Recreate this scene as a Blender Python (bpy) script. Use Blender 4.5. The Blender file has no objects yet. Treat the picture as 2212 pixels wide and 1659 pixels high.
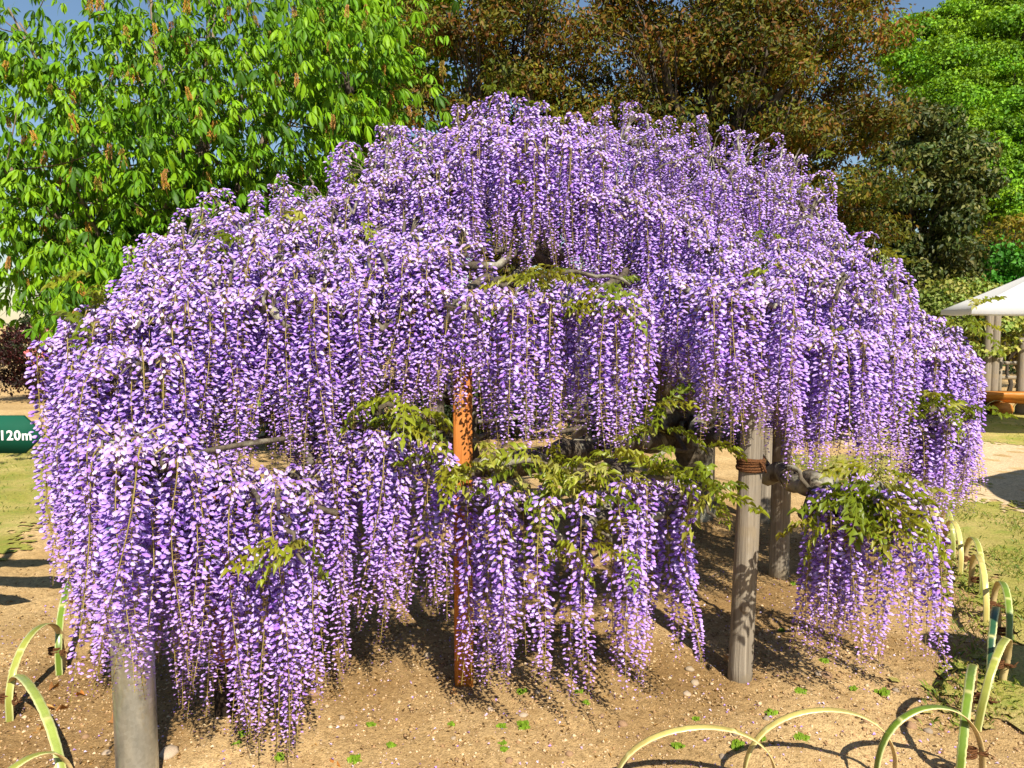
import bpy, math, random
import numpy as np
from mathutils import Vector, Matrix

# ------------------------------------------------------------------ camera, sky, sun, exposure
S = bpy.context.scene
COL = S.collection
CAM_H, PITCH, FPX = 1.65, math.radians(4.5), 1646.0      # FPX: focal length for a 2212 px wide picture
cam_d = bpy.data.cameras.new('camera'); cam = bpy.data.objects.new('camera', cam_d); COL.objects.link(cam)
cam.location = (0, 0, CAM_H); cam.rotation_euler = (math.pi/2 - PITCH, 0, 0)
cam_d.sensor_width = 36; cam_d.lens = FPX/2212*36; cam_d.clip_start = .05; cam_d.clip_end = 1500
S.camera = cam
SUN_AZ, SUN_EL = math.radians(20), math.radians(45)       # behind the camera, to its right
SDIR = Vector((math.sin(SUN_AZ)*math.cos(SUN_EL), -math.cos(SUN_AZ)*math.cos(SUN_EL), math.sin(SUN_EL)))
w = bpy.data.worlds.new('World'); S.world = w; w.use_nodes = True
nt = w.node_tree; bg = nt.nodes['Background']
sky = nt.nodes.new('ShaderNodeTexSky'); sky.sky_type = 'NISHITA'; sky.sun_disc = False
sky.sun_elevation = SUN_EL; sky.sun_rotation = math.pi - SUN_AZ
sky.air_density = 1.3; sky.dust_density = .15; sky.ozone_density = 4.0
nt.links.new(sky.outputs[0], bg.inputs[0]); bg.inputs[1].default_value = .065
sun_d = bpy.data.lights.new('sun', 'SUN'); sun = bpy.data.objects.new('sun', sun_d); COL.objects.link(sun)
sun_d.energy = 5.0; sun_d.angle = math.radians(.5); sun_d.color = (1, .93, .82)
sun.rotation_euler = (-SDIR).to_track_quat('-Z', 'Y').to_euler(); sun.location = (6, -20, 30)
S.view_settings.view_transform = 'Standard'; S.view_settings.look = 'None'
S.view_settings.exposure = .78; S.view_settings.gamma = 1
S.cycles.use_denoising = True
S.cycles.max_bounces = 6; S.cycles.diffuse_bounces = 2; S.cycles.transmission_bounces = 3; S.cycles.transparent_max_bounces = 4

# ------------------------------------------------------------------ helpers
R = np.random.default_rng(11)
cP, sP = math.cos(PITCH), math.sin(PITCH)
def at(px, py, d):
    """the point at distance d in front of the camera that the photograph shows at px, py (2212 px wide)"""
    u, v = (px-1106)/FPX, (py-829.5)/FPX
    fwd, dn = cP - sP*v, sP + cP*v
    return np.array([u/fwd*d, d, CAM_H - dn/fwd*d])
def on_ground(px, py):
    u, v = (px-1106)/FPX, (py-829.5)/FPX
    fwd, dn = cP - sP*v, sP + cP*v
    d = CAM_H/dn*fwd
    return np.array([u/fwd*d, d, 0.0])
def project(p):
    x, y, z = p[..., 0], p[..., 1], p[..., 2]-CAM_H
    f = y*cP - z*sP; up = y*sP + z*cP
    return 1106+FPX*x/f, 829.5-FPX*up/f, f

class Geo:
    def __init__(s): s.V=[]; s.F=[]; s.T=[]; s.n=0
    def add(s, V, F, tint=(1,1,1), mat=0):
        V = np.asarray(V, float); T = np.broadcast_to(np.asarray(tint, float), (len(V), 3))
        groups = {}
        for f in F: groups.setdefault(len(f), []).append(f)
        for k, fs in groups.items(): s.F.append((np.asarray(fs, int)+s.n, mat))
        s.V.append(V); s.T.append(T); s.n += len(V); return s
    def inst(s, tpl, pos, ax, sc, tint):
        """copies of a template: pos (m,3), axes (m,3,3) with columns as local x,y,z, scale (m,), tint (m,3)"""
        V, Fs, T = tpl; m, n = len(pos), len(V)
        if m == 0: return s
        W = np.einsum('mij,nj->mni', ax, V)*np.asarray(sc)[:, None, None] + pos[:, None, :]
        s.V.append(W.reshape(-1, 3)); s.T.append((T[None]*tint[:, None, :]).reshape(-1, 3))
        off = (np.arange(m)*n + s.n)
        for F, mat in Fs: s.F.append(((F[None]+off[:, None, None]).reshape(-1, F.shape[1]), mat))
        s.n += m*n; return s
    def tube(s, pts, rad, sides=8, tint=(1,1,1), mat=0, cap=True, wob=0.0):
        pts = np.asarray(pts, float); k = len(pts); rad = np.broadcast_to(np.asarray(rad, float), (k,))
        tg = np.gradient(pts, axis=0); tg /= np.linalg.norm(tg, axis=1)[:, None]+1e-9
        ref = np.array([0, 0, 1.]) if abs(tg[0][2]) < .9 else np.array([1., 0, 0])
        V = []
        for i in range(k):
            a = np.cross(tg[i], ref); a /= np.linalg.norm(a)+1e-9; b = np.cross(a, tg[i]); ref = -np.cross(a, tg[i])*-1
            for j in range(sides):
                t = 2*math.pi*j/sides; r = rad[i]*(1+wob*R.uniform(-1, 1))
                V.append(pts[i]+(a*math.cos(t)+b*math.sin(t))*r)
        F = [[i*sides+j, i*sides+(j+1)%sides, (i+1)*sides+(j+1)%sides, (i+1)*sides+j] for i in range(k-1) for j in range(sides)]
        if cap: F += [list(range(sides))[::-1], [(k-1)*sides+j for j in range(sides)]]
        return s.add(V, F, tint, mat)
    def box(s, c, size, rz=0, tint=(1,1,1), mat=0, bev=0.0):
        h = np.asarray(size)/2.; ca, sa = math.cos(rz), math.sin(rz)
        b = min(bev, h.min()*.9)
        if b <= 0:
            V = [(x*h[0], y*h[1], z*h[2]) for z in (-1,1) for x, y in ((-1,-1),(1,-1),(1,1),(-1,1))]
            F = [[3,2,1,0],[4,5,6,7]]+[[j,(j+1)%4,4+(j+1)%4,4+j] for j in range(4)]
        else:
            V = []
            for z, q in ((-h[2], b), (-h[2]+b, 0), (h[2]-b, 0), (h[2], b)):
                X, Y = h[0]-q, h[1]-q
                V += [(-X+b,-Y,z),(X-b,-Y,z),(X,-Y+b,z),(X,Y-b,z),(X-b,Y,z),(-X+b,Y,z),(-X,Y-b,z),(-X,-Y+b,z)]
            F = [list(range(8))[::-1], list(range(24, 32))]+[[i*8+j, i*8+(j+1)%8, i*8+8+(j+1)%8, i*8+8+j] for i in range(3) for j in range(8)]
        V = np.asarray(V); V = np.stack([V[:,0]*ca-V[:,1]*sa, V[:,0]*sa+V[:,1]*ca, V[:,2]], 1)+np.asarray(c)
        return s.add(V, F, tint, mat)
    def mesh(s, name, mats, smooth=False):
        me = bpy.data.meshes.new(name)
        V = np.concatenate(s.V); T = np.concatenate(s.T)
        idx = np.concatenate([F.ravel() for F, _ in s.F]); tot = np.concatenate([np.full(len(F), F.shape[1]) for F, _ in s.F])
        mi = np.concatenate([np.full(len(F), m) for F, m in s.F])
        me.vertices.add(len(V)); me.vertices.foreach_set('co', V.astype('f').ravel())
        me.loops.add(len(idx)); me.loops.foreach_set('vertex_index', idx.astype('i'))
        me.polygons.add(len(tot)); me.polygons.foreach_set('loop_start', (np.cumsum(tot)-tot).astype('i'))
        me.polygons.foreach_set('loop_total', tot.astype('i')); me.polygons.foreach_set('material_index', mi.astype('i'))
        if smooth: me.polygons.foreach_set('use_smooth', np.ones(len(tot), bool))
        a = me.attributes.new('Tint', 'FLOAT_COLOR', 'POINT')
        a.data.foreach_set('color', np.concatenate([T, np.ones((len(T), 1))], 1).astype('f').ravel())
        for m in mats: me.materials.append(m)
        me.update(calc_edges=True); me.validate(); return me
    def build(s, name, mats, parent=None, smooth=False, **tags):
        return link(name, s.mesh(name, mats if isinstance(mats, (list, tuple)) else [mats], smooth), parent, **tags)

def link(name, data, parent=None, label=None, category=None, group=None, kind=None):
    o = bpy.data.objects.new(name, data); COL.objects.link(o)
    if parent is not None: o.parent = parent
    for k, v in (('label', label), ('category', category), ('group', group), ('kind', kind)):
        if v: o[k] = v
    return o
def thing(name, label, category, loc=(0,0,0), group=None, rz=0):
    o = link(name, None, None, label, category, group); o.location = loc; o.rotation_euler = (0, 0, rz); o.empty_display_size = .2
    return o
def norm(v): return v/(np.linalg.norm(v, axis=-1, keepdims=True)+1e-9)
def axes(xd, up):
    x = norm(xd); y = norm(np.cross(up, x)); z = np.cross(x, y)
    return np.stack([x, y, z], -1)
def rdir(m): return norm(R.normal(size=(m, 3)))
def poly(pl, u):
    pl = np.asarray(pl, float); t = np.linspace(0, 1, len(pl))
    return np.stack([np.interp(u, t, pl[:, i]) for i in range(pl.shape[1])], -1)
def curve(pts, n=12, jit=0.0):
    """smooth path through points with some wander"""
    P = np.asarray(pts, float); k = len(P); out = []
    for i in range(n+1):
        t = i/n*(k-1); j = min(int(t), k-2); f = t-j
        p0, p1, p2, p3 = P[max(j-1,0)], P[j], P[j+1], P[min(j+2,k-1)]
        out.append(.5*((2*p1)+(-p0+p2)*f+(2*p0-5*p1+4*p2-p3)*f*f+(-p0+3*p1-3*p2+p3)*f**3))
    out = np.array(out)
    if jit: out[1:-1] += R.normal(size=(len(out)-2, 3))*jit
    return out

# ------------------------------------------------------------------ materials
def mat_new(name):
    m = bpy.data.materials.new(name); m.use_nodes = True; t = m.node_tree
    return m, t, t.nodes['Principled BSDF'], t.nodes['Material Output']
def node(t, kind, **kw):
    n = t.nodes.new(kind)
    for k, v in kw.items():
        if k in n.inputs: n.inputs[k].default_value = v
        else: setattr(n, k, v)
    return n
def ramp(t, fac, stops):
    r = t.nodes.new('ShaderNodeValToRGB'); e = r.color_ramp.elements
    while len(e) < len(stops): e.new(.5)
    for i, (p, c) in enumerate(stops): e[i].position = p; e[i].color = (*c, 1)
    t.links.new(fac, r.inputs[0]); return r.outputs[0]
def mul(t, a, b, fac=1.0, mode='MULTIPLY'):
    n = t.nodes.new('ShaderNodeMix'); n.data_type = 'RGBA'; n.blend_type = mode
    if isinstance(fac, (int, float)): n.inputs[0].default_value = fac
    else: t.links.new(fac, n.inputs[0])
    for s_, k in ((a, 6), (b, 7)):
        if hasattr(s_, 'is_linked'): t.links.new(s_, n.inputs[k])
        else: n.inputs[k].default_value = (*s_, 1)
    return n.outputs[2]
def noise(t, scale, detail=4, rough=.6, stretch=None, coord='Object'):
    tc = t.nodes.new('ShaderNodeTexCoord'); n = node(t, 'ShaderNodeTexNoise', Scale=scale, Detail=detail, Roughness=rough)
    src = tc.outputs[coord]
    if stretch:
        mp = t.nodes.new('ShaderNodeMapping'); mp.inputs['Scale'].default_value = stretch; t.links.new(src, mp.inputs[0]); src = mp.outputs[0]
    t.links.new(src, n.inputs['Vector']); return n
def bump(t, bsdf, h, strength=.3, dist=.01):
    b = node(t, 'ShaderNodeBump', Strength=strength, Distance=dist); t.links.new(h, b.inputs['Height']); t.links.new(b.outputs[0], bsdf.inputs['Normal'])
def tint_of(t): return node(t, 'ShaderNodeAttribute', attribute_name='Tint').outputs['Color']
def leaf_mat(name, rough=.45, trans=.3, tcol=(1.2, 1.25, .6), spec=.4, vary=.25, scale=30):
    m, t, b, o = mat_new(name); c = tint_of(t)
    n = noise(t, scale, 3); c = mul(t, c, ramp(t, n.outputs['Fac'], [(.3, (1-vary,)*3), (.7, (1+vary*.4,)*3)]))
    t.links.new(c, b.inputs['Base Color']); b.inputs['Roughness'].default_value = rough; b.inputs['Specular IOR Level'].default_value = spec
    tr = t.nodes.new('ShaderNodeBsdfTranslucent'); t.links.new(mul(t, c, tcol), tr.inputs[0])
    mx = node(t, 'ShaderNodeMixShader'); mx.inputs[0].default_value = trans
    t.links.new(b.outputs[0], mx.inputs[1]); t.links.new(tr.outputs[0], mx.inputs[2]); t.links.new(mx.outputs[0], o.inputs[0])
    return m
def bark_mat(name, dark, light, patch=None, scale=6, stretch=(1,1,.25), bs=.6, rough=.85, ring=0):
    m, t, b, o = mat_new(name)
    n = noise(t, scale*4, 6, .65, stretch); n2 = noise(t, scale*.7, 4)
    c = ramp(t, n.outputs['Fac'], [(.3, dark), (.68, light)])
    if patch: c = mul(t, c, patch, ramp(t, n2.outputs['Fac'], [(.52, (0,)*3), (.62, (1,)*3)]), 'MIX')
    t.links.new(mul(t, c, tint_of(t)), b.inputs['Base Color']); b.inputs['Roughness'].default_value = rough; b.inputs['Specular IOR Level'].default_value = .2
    bump(t, b, n.outputs['Fac'], bs, .02); return m
def plain_mat(name, col, rough=.6, vary=.2, scale=20, metal=0, spec=.4, stretch=None, bs=.1):
    m, t, b, o = mat_new(name); n = noise(t, scale, 5, .6, stretch)
    c = ramp(t, n.outputs['Fac'], [(.3, tuple(x*(1-vary) for x in col)), (.7, tuple(min(1, x*(1+vary*.5)) for x in col))])
    t.links.new(mul(t, c, tint_of(t)), b.inputs['Base Color']); b.inputs['Roughness'].default_value = rough; b.inputs['Metallic'].default_value = metal
    b.inputs['Specular IOR Level'].default_value = spec; bump(t, b, n.outputs['Fac'], bs, .005); return m

M_PETAL = leaf_mat('petal', .6, .22, (1.0, .75, 1.15), .25, .12, 60)
M_STEM = plain_mat('raceme_stem', (.30, .24, .06), .6, .3, 40)
M_LEAF = leaf_mat('wisteria_leaf', .4, .35, (1.3, 1.25, .5))
M_WBARK = bark_mat('wisteria_bark', (.035, .028, .02), (.17, .135, .09), (.32, .30, .22), 7, (1, 1, .6), .9)
M_CHEST = leaf_mat('chestnut_leaf', .5, .25, (1.3, 1.3, .4), .22)
M_TREE = leaf_mat('tree_leaf', .55, .25, (1.3, 1.2, .5), .2)
M_GLOSS = leaf_mat('evergreen_leaf', .5, .15, (1.2, 1.2, .5), .25)
M_BARK = bark_mat('tree_bark', (.03, .024, .018), (.11, .09, .065), None, 5, (1, 1, .3), .7)
M_LIMB = bark_mat('chestnut_bark', (.07, .05, .035), (.30, .23, .16), None, 5, (1, 1, .3), .7)
M_SPIKE = leaf_mat('blossom_spike', .6, .3, (1.1, 1, .8), .2)
M_ORANGE = bark_mat('stained_timber', (.30, .085, .012), (.52, .19, .035), None, 10, (2, 2, .06), .35, .55)
M_CHAR = bark_mat('charred_timber', (.006, .005, .004), (.045, .025, .012), None, 14, (2, 2, .06), .6, .8)
M_LOG = bark_mat('weathered_log', (.13, .105, .075), (.34, .29, .22), (.26, .21, .14), 7, (2.5, 2.5, .05), .5, .8)
M_ROPE = bark_mat('palm_rope', (.05, .02, .008), (.24, .10, .035), None, 40, (1, 1, 1), .8, .9)
M_SKIN = plain_mat('bamboo_skin', (.62, .66, .30), .32, .22, 22, 0, .5, (1, 1, .3), .05)
M_SPLIT = plain_mat('bamboo_split', (.56, .42, .19), .6, .2, 60, 0, .3, (1, 1, .2), .1)
M_STONE = plain_mat('stone', (.40, .32, .23), .85, .35, 14, 0, .3, None, .4)

def ground_mat(name, a, b_, c_, litter, sc=1.0, bs=.6, patch=None):
    m, t, b, o = mat_new(name)
    n1 = noise(t, 1.1*sc, 4, .55); n2 = noise(t, 38*sc, 6, .75); n3 = noise(t, 130*sc, 3, .7); n4 = noise(t, 5*sc, 5, .6)
    big = ramp(t, n1.outputs['Fac'], [(.40, a), (.62, b_)])
    c = mul(t, big, ramp(t, n2.outputs['Fac'], [(.30, (.45, .42, .36)), (.55, (1, 1, 1)), (.75, (1.15, 1.12, 1.05))]))
    c = mul(t, c, ramp(t, n3.outputs['Fac'], [(.28, (.5, .45, .4)), (.5, (1, 1, 1)), (.74, (1.25, 1.22, 1.15))]))
    c = mul(t, c, c_, ramp(t, n4.outputs['Fac'], [(.5, (0,)*3), (.72, (litter,)*3)]), 'MIX')
    c = mul(t, c, tint_of(t))
    t.links.new(c, b.inputs['Base Color']); b.inputs['Roughness'].default_value = .95; b.inputs['Specular IOR Level'].default_value = .15
    ad = node(t, 'ShaderNodeMath', operation='ADD'); t.links.new(n2.outputs['Fac'], ad.inputs[0]); t.links.new(n3.outputs['Fac'], ad.inputs[1])
    bump(t, b, ad.outputs[0], bs, .018); return m
M_SOIL = ground_mat('sandy_soil', (.52, .35, .155), (.68, .48, .235), (.40, .25, .10), .7)
M_LAWN = ground_mat('thin_lawn', (.36, .34, .07), (.52, .42, .15), (.20, .27, .035), .8, 1.4)
M_PATH = ground_mat('trodden_path', (.60, .45, .27), (.66, .51, .32), (.52, .38, .21), .5, .8, .25)
M_GRASS = leaf_mat('grass_blade', .5, .3, (1.2, 1.2, .5))

# ------------------------------------------------------------------ ground
def gz(x, y):
    e = np.clip((60-np.hypot(x, y-4))/50, 0, 1)
    return e*(.010*np.sin(x*3.1+y*1.3)+.008*np.sin(x*5.7-y*4.1+1)+.006*np.sin(x*11.3+y*9.7)+.010*np.sin(y*2.2-x*.8))
# soil darker and littered under the vine, deepened further to paint in the canopy's shade
def soil_shade_tint(x, y):
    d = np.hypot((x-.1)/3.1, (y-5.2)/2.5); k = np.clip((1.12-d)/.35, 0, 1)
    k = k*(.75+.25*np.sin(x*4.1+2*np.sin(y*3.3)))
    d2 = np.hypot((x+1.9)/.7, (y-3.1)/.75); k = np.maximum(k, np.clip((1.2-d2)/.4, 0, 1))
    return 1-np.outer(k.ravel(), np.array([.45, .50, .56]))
def sheet(xs, ys, fz, name, mat, tfun=None, mask=None, z0=0.0, **tags):
    X, Y = np.meshgrid(xs, ys); V = np.stack([X.ravel(), Y.ravel(), fz(X, Y).ravel()+z0], 1); nx = len(xs)
    i, j = np.meshgrid(np.arange(len(xs)-1), np.arange(len(ys)-1)); q = (j*nx+i).ravel()
    F = np.stack([q, q+1, q+nx+1, q+nx], 1)
    if mask is not None:
        cx, cy = V[F].mean(1)[:, 0], V[F].mean(1)[:, 1]; F = F[mask(cx+R.normal(size=len(cx))*.09, cy+R.normal(size=len(cx))*.09)]
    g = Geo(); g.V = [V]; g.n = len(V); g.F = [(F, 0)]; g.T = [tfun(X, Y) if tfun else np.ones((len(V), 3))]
    return g.build(name, mat, None, True, kind='structure', **tags)
xs = np.unique(np.concatenate([np.linspace(-700, -14, 20), np.linspace(-14, -4.2, 30), np.linspace(-4.2, 5, 230), np.linspace(5, 16, 34), np.linspace(16, 700, 20)]))
ys = np.unique(np.concatenate([np.linspace(-60, 1.5, 14), np.linspace(1.5, 7, 150), np.linspace(7, 20, 70), np.linspace(20, 900, 24)]))
def gfine(X, Y):
    n = R.normal(size=X.shape)*.0035*((Y < 7) & (Y > 1.5) & (X > -4.2) & (X < 5)); return gz(X, Y)+n
sheet(xs, ys, gfine, 'ground', M_SOIL, soil_shade_tint)
# lawn strip beyond the hoops on the right, and a lawn patch on the left
def wig(x, y): return .18*np.sin(x*2.3+y*1.1)+.12*np.sin(y*3.7-x*1.9)+.07*np.sin(x*7.1+y*6.3)
FENCE_X = lambda y: np.interp(y, [2.4, 3.0, 3.4, 3.8, 4.4, 5.0, 6.0, 8, 12], [1.75, 1.80, 2.05, 2.42, 2.72, 2.95, 3.2, 3.4, 3.2])
def lawn_mask(x, y):
    right = (x > FENCE_X(y)+.10+.6*wig(x*2, y*2)) & (x < FENCE_X(y)+1.15+.12*(y-4)*(y < 7)+wig(x, y)) & (y > 2.75+wig(x, y)) & (y < 9.5)
    back = (y > 10.2+wig(x, y)) & (y < 15) & (x > 5.2) & (x < 12)
    left = (x < -3.6+wig(x, y)) & (y > 5.2+wig(x, y)) & (y < 11.5+2*wig(x, y)) & (x > -9)
    return right | left | back
lx = np.arange(-9, 12, .045); ly = np.arange(2.5, 15, .045)
sheet(lx, ly, gz, 'lawn', M_LAWN, None, lawn_mask, .012)
def path_mask(x, y): return (x > FENCE_X(y)+1.10+.12*(y-4)*(y < 7)+wig(x, y)*.8) & (y > 4.6) & (y < 13.5+wig(x, y)) & (x < 14)
sheet(np.arange(3, 14, .08), np.arange(4, 14, .08), gz, 'path', M_PATH, None, path_mask, .006)

# ------------------------------------------------------------------ leaf and floret templates
def tpl(V, F, T=(1,1,1), mat=0):
    V = np.asarray(V, float); g = {}
    for f in F: g.setdefault(len(f), []).append(f)
    return V, [(np.asarray(v, int), mat) for v in g.values()], np.broadcast_to(np.asarray(T, float), (len(V), 3)).copy()
def tpl_join(ts):
    V=[];F=[];T=[];n=0
    for v, fs, t in ts:
        V.append(v); T.append(t); F += [(f+n, m) for f, m in fs]; n += len(v)
    return np.concatenate(V), F, np.concatenate(T)
def leaf6(L=1., W=.4, fold=.12, droop=.15, wide=.5):
    V = [(0,0,0),(L*wide*.5,W*.36,fold*.8*W-droop*.1),(L*wide,W*.5,fold*W-droop*.3*L),(L*.82,W*.28,fold*W*.6-droop*.65*L),(L,0,-droop*L),
         (L*.82,-W*.28,fold*W*.6-droop*.65*L),(L*wide,-W*.5,fold*W-droop*.3*L),(L*wide*.5,-W*.36,fold*.8*W-droop*.1),(L*wide,0,-droop*.25*L-fold*W*.3)]
    F = [(0,8,2,1),(8,4,3,2),(0,7,6,8),(8,6,5,4)]
    return tpl(V, F)
def leaf4(L=1., W=.5, fold=.2, droop=.1):
    V = [(0,0,0),(L*.45,W*.5,fold*W-droop*.2),(L,0,-droop*L),(L*.45,-W*.5,fold*W-droop*.2)]
    return tpl(V, [(0,2,1),(0,3,2)])
def xf(t, M, tint=(1,1,1)):
    V, F, T = t; M = np.array(M); return V@M[:3,:3].T+M[:3,3], F, T*np.asarray(tint)

# ------------------------------------------------------------------ generic trees
LEAF_A = leaf6(1, .42, .2, .15); LEAF_B = leaf4(1, .5, .25, .15); LEAF_C = leaf4(1, .8, .3, .2)
def crown_leaves(g, C, CR, n, tplt, size, palette, up=.5, rnd=.8, shell=(.45, 1.0), spread=.3):
    for c, r in zip(C, CR):
        m = int(n*R.uniform(.7, 1.3)); d = rdir(m); d[:, 2] = np.where(d[:, 2] < -.2, d[:, 2]*.5, d[:, 2])
        rr = R.uniform(*shell, size=m)**.6
        pos = c+d*np.asarray(r)*rr[:, None]
        nrm = norm(d*.7+np.array([0, 0, up])+np.array([SDIR.x, SDIR.y, 0])*.15+rdir(m)*rnd)
        xd = np.cross(nrm, rdir(m)); xd[:, 2] -= .35
        sc = size*R.uniform(.6, 1.25, size=m)
        g.inst(tplt, pos, axes(xd, nrm), sc, palette(pos, m)*R.uniform(.68, 1.3)*np.array([R.uniform(.82, 1.15), 1, 1]))
def pal(cols, wts=None, vary=.2):
    cols = np.asarray(cols, float)
    def f(pos, m):
        k = R.choice(len(cols), size=m, p=wts); return cols[k]*R.uniform(1-vary, 1+vary, size=(m, 1))
    return f
def limbs_to(root, base, fork, targets, r0, r1, mat, name='limb', each=True):
    for q in targets:
        q = np.asarray(q); mid = fork*.5+q*.5+np.array([*R.normal(size=2)*.15, np.linalg.norm(q-fork)*.10])
        p = curve([fork, mid, q], 9, np.linalg.norm(q-fork)*.012)
        Geo().tube(p, np.linspace(r0, r1, len(p))*R.uniform(.75, 1.15), 6).build(name, mat, root, True)
def make_tree(name, label, base, fork_z, centre, radii, nclump, clump, nleaf, tplt, size, palette, mat, bark=M_BARK, trunk_r=.15, group=None, nlimb=8, up=.5,
              shell=(.35, 1.), minz=.4, flat=.75, category='tree', crown_name='crown'):
    root = thing(name, label, category, base, group); o = np.asarray(base, float)
    d = rdir(nclump); rr = R.uniform(.12, 1, size=nclump)**.42
    C = np.asarray(centre)-o+d*np.asarray(radii)*rr[:, None]*.86
    C[:, 2] = np.maximum(C[:, 2], minz)
    CR = [np.array([1, 1, flat])*clump*R.uniform(.65, 1.3) for _ in range(nclump)]
    g = Geo(); crown_leaves(g, C, CR, nleaf, tplt, size, palette, up, shell=shell)
    fork = np.array([R.uniform(-.1, .1), R.uniform(-.1, .1), fork_z])
    Geo().tube(curve([(0,0,-.05), (0.02, .01, fork_z*.5), fork, np.asarray(centre)-o+np.array([0,0,radii[2]*.3])], 10, .02), np.linspace(trunk_r, trunk_r*.25, 11), 9, wob=.06).build('trunk', bark, root, True)
    sel = R.choice(nclump, size=min(nlimb, nclump), replace=False)
    limbs_to(root, o, fork, C[sel], trunk_r*.5, trunk_r*.1, bark)
    # twigs through the crown
    tw = Geo()
    for c in C:
        k = np.argmin(np.linalg.norm(C[sel]-c, axis=1)); a = C[sel][k]
        if np.linalg.norm(a-c) > .05: tw.tube(curve([a*.5+fork*.5, a*.6+c*.4, c], 4), np.linspace(min(trunk_r*.10, .02), .006, 5), 4, cap=False)
    if tw.n: tw.build('twigs', bark, root, True, kind='stuff')
    g.build(crown_name, mat, root); return root

# copper-leaved trees behind
def copper(pos, m):
    base = np.array([[.155,.14,.010],[.095,.115,.010],[.17,.11,.012],[.05,.06,.008]]); k = R.choice(4, size=m, p=[.32,.32,.16,.2])
    c = base[k]
    return c*R.uniform(.75, 1.3, size=(m, 1))
def copper_red(pos, m):
    h = np.clip((pos[:, 2]-3.2)/4.0, 0, 1); red = R.uniform(size=m) < (.04+.28*h)
    c = copper(pos, m); return np.where(red[:, None], np.array([.19,.085,.016])*R.uniform(.7, 1.25, size=(m, 1)), c)
make_tree('copper_tree', 'bronze-leaved tree with reddish top next to the bright green maple', (-.2, 13.2, 0), 1.8, (-.25, 13.2, 5.0), (2.0, 1.8, 3.9), 120, .55, 440, LEAF_A, .09, copper_red, M_TREE, trunk_r=.2, nlimb=12, shell=(.2, 1))
make_tree('copper_tree', 'broad bronze-leaved tree rising behind the purple vine, widest crown of all', (3.2, 13.6, 0), 1.6, (3.75, 13.6, 5.0), (3.55, 2.6, 4.4), 310, .58, 420, LEAF_A, .09, copper_red, M_TREE, trunk_r=.3, nlimb=18, shell=(.2, 1))
# bright maple peeking out between chestnut and copper tree
make_tree('maple_tree', 'bright yellow-green maple squeezed between chestnut and bronze tree', (-2.6, 14.5, 0), 2.2, (-2.5, 14.5, 6.6), (1.7, 1.5, 2.6), 80, .5, 260, LEAF_C, .11, pal([(.22,.36,.012),(.16,.30,.012),(.28,.40,.02)]), M_TREE, trunk_r=.15, flat=.45, up=1.1)
# rounded evergreen
make_tree('evergreen_tree', 'dark rounded evergreen tree beside the bronze-leaved tree', (8.9, 17, 0), 1.0, (8.75, 17, 3.5), (1.75, 1.6, 3.4), 120, .5, 380, LEAF_B, .13, pal([(.060,.085,.014),(.09,.105,.018),(.13,.13,.028),(.035,.06,.012)]), M_GLOSS, trunk_r=.25, minz=.6)
# yellow-green shrub and weeping green one
make_tree('yellow_shrub', 'olive-yellow feathery shrub beside the dark evergreen', (13.0, 19.5, 0), .5, (13.0, 19.5, 2.6), (1.9, 1.3, 2.1), 60, .5, 200, LEAF_B, .12, pal([(.20,.17,.015),(.26,.20,.02),(.13,.13,.012)]), M_TREE, trunk_r=.08, category='shrub')
make_tree('weeping_shrub', 'vivid green drooping shrub above the white parasol', (10.9, 16.6, 0), .8, (10.9, 16.6, 2.4), (.75, .7, 1.0), 34, .32, 170, LEAF_C, .10, pal([(.07,.27,.02),(.05,.20,.015),(.10,.34,.03)]), M_TREE, trunk_r=.06, category='shrub', flat=1.3)

# ------------------------------------------------------------------ wooded hill on the right
def hill_h(x, y):
    t = np.clip((x/np.maximum(y, 1)-.5)/.10, 0, 1); return np.clip(.64*np.minimum(y, 78)-19.5, 0, 99)*t*t*(3-2*t)
M_HILL = ground_mat('forest_floor', (.05, .10, .02), (.07, .13, .025), (.04, .07, .015), .6, .2)
sheet(np.linspace(14, 130, 50), np.linspace(20, 150, 46), lambda X, Y: hill_h(X, Y)-.3, 'hill', M_HILL, None, None, 0)
hp = pal([(.13,.27,.010),(.18,.35,.012),(.09,.20,.010),(.22,.40,.014)])
HILL_SPOTS = [(px, py, d) for px, py, d in
   [(1965,95,60),(2035,45,64),(2110,20,66),(2190,0,68),(2000,170,54),(2075,130,56),(2150,110,58),(2225,100,58),(2035,235,48),(2110,215,50),(2190,200,50),
    (2060,320,42),(2130,300,43),(2210,290,44),(2100,385,37),(2170,375,38),(2240,380,38),(2150,450,32),(2215,455,33),(2010,110,58),(2080,70,60),(2155,55,62),(2050,180,52),(2120,160,54),(2190,150,54),(2085,270,46),(2160,255,46),(2110,345,40),(2185,335,41),(2140,415,35),(2200,420,35),(2270,180,56),(2290,300,46),(2290,20,64)]]
for i, (px, py, d) in enumerate(HILL_SPOTS):
    c = at(px, py, d); gzz = float(hill_h(c[0], c[1])); r = d*.040*R.uniform(.9, 1.25)
    b = (c[0], c[1], min(gzz-.3, c[2]-r*.8)); b = (c[0], c[1], max(b[2], -.2) if gzz > .2 else -.05)
    make_tree('hillside_tree', 'bright green broadleaf tree on the wooded hillside', b, max(.8, (c[2]-b[2])*.5), tuple(c), (r*1.15, r, r*1.1), 20, r*.46, 240, LEAF_C, r*.105, hp, M_TREE, trunk_r=.22, nlimb=4, group='trees on the wooded hillside', up=.9, minz=.3, flat=.65)

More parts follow.
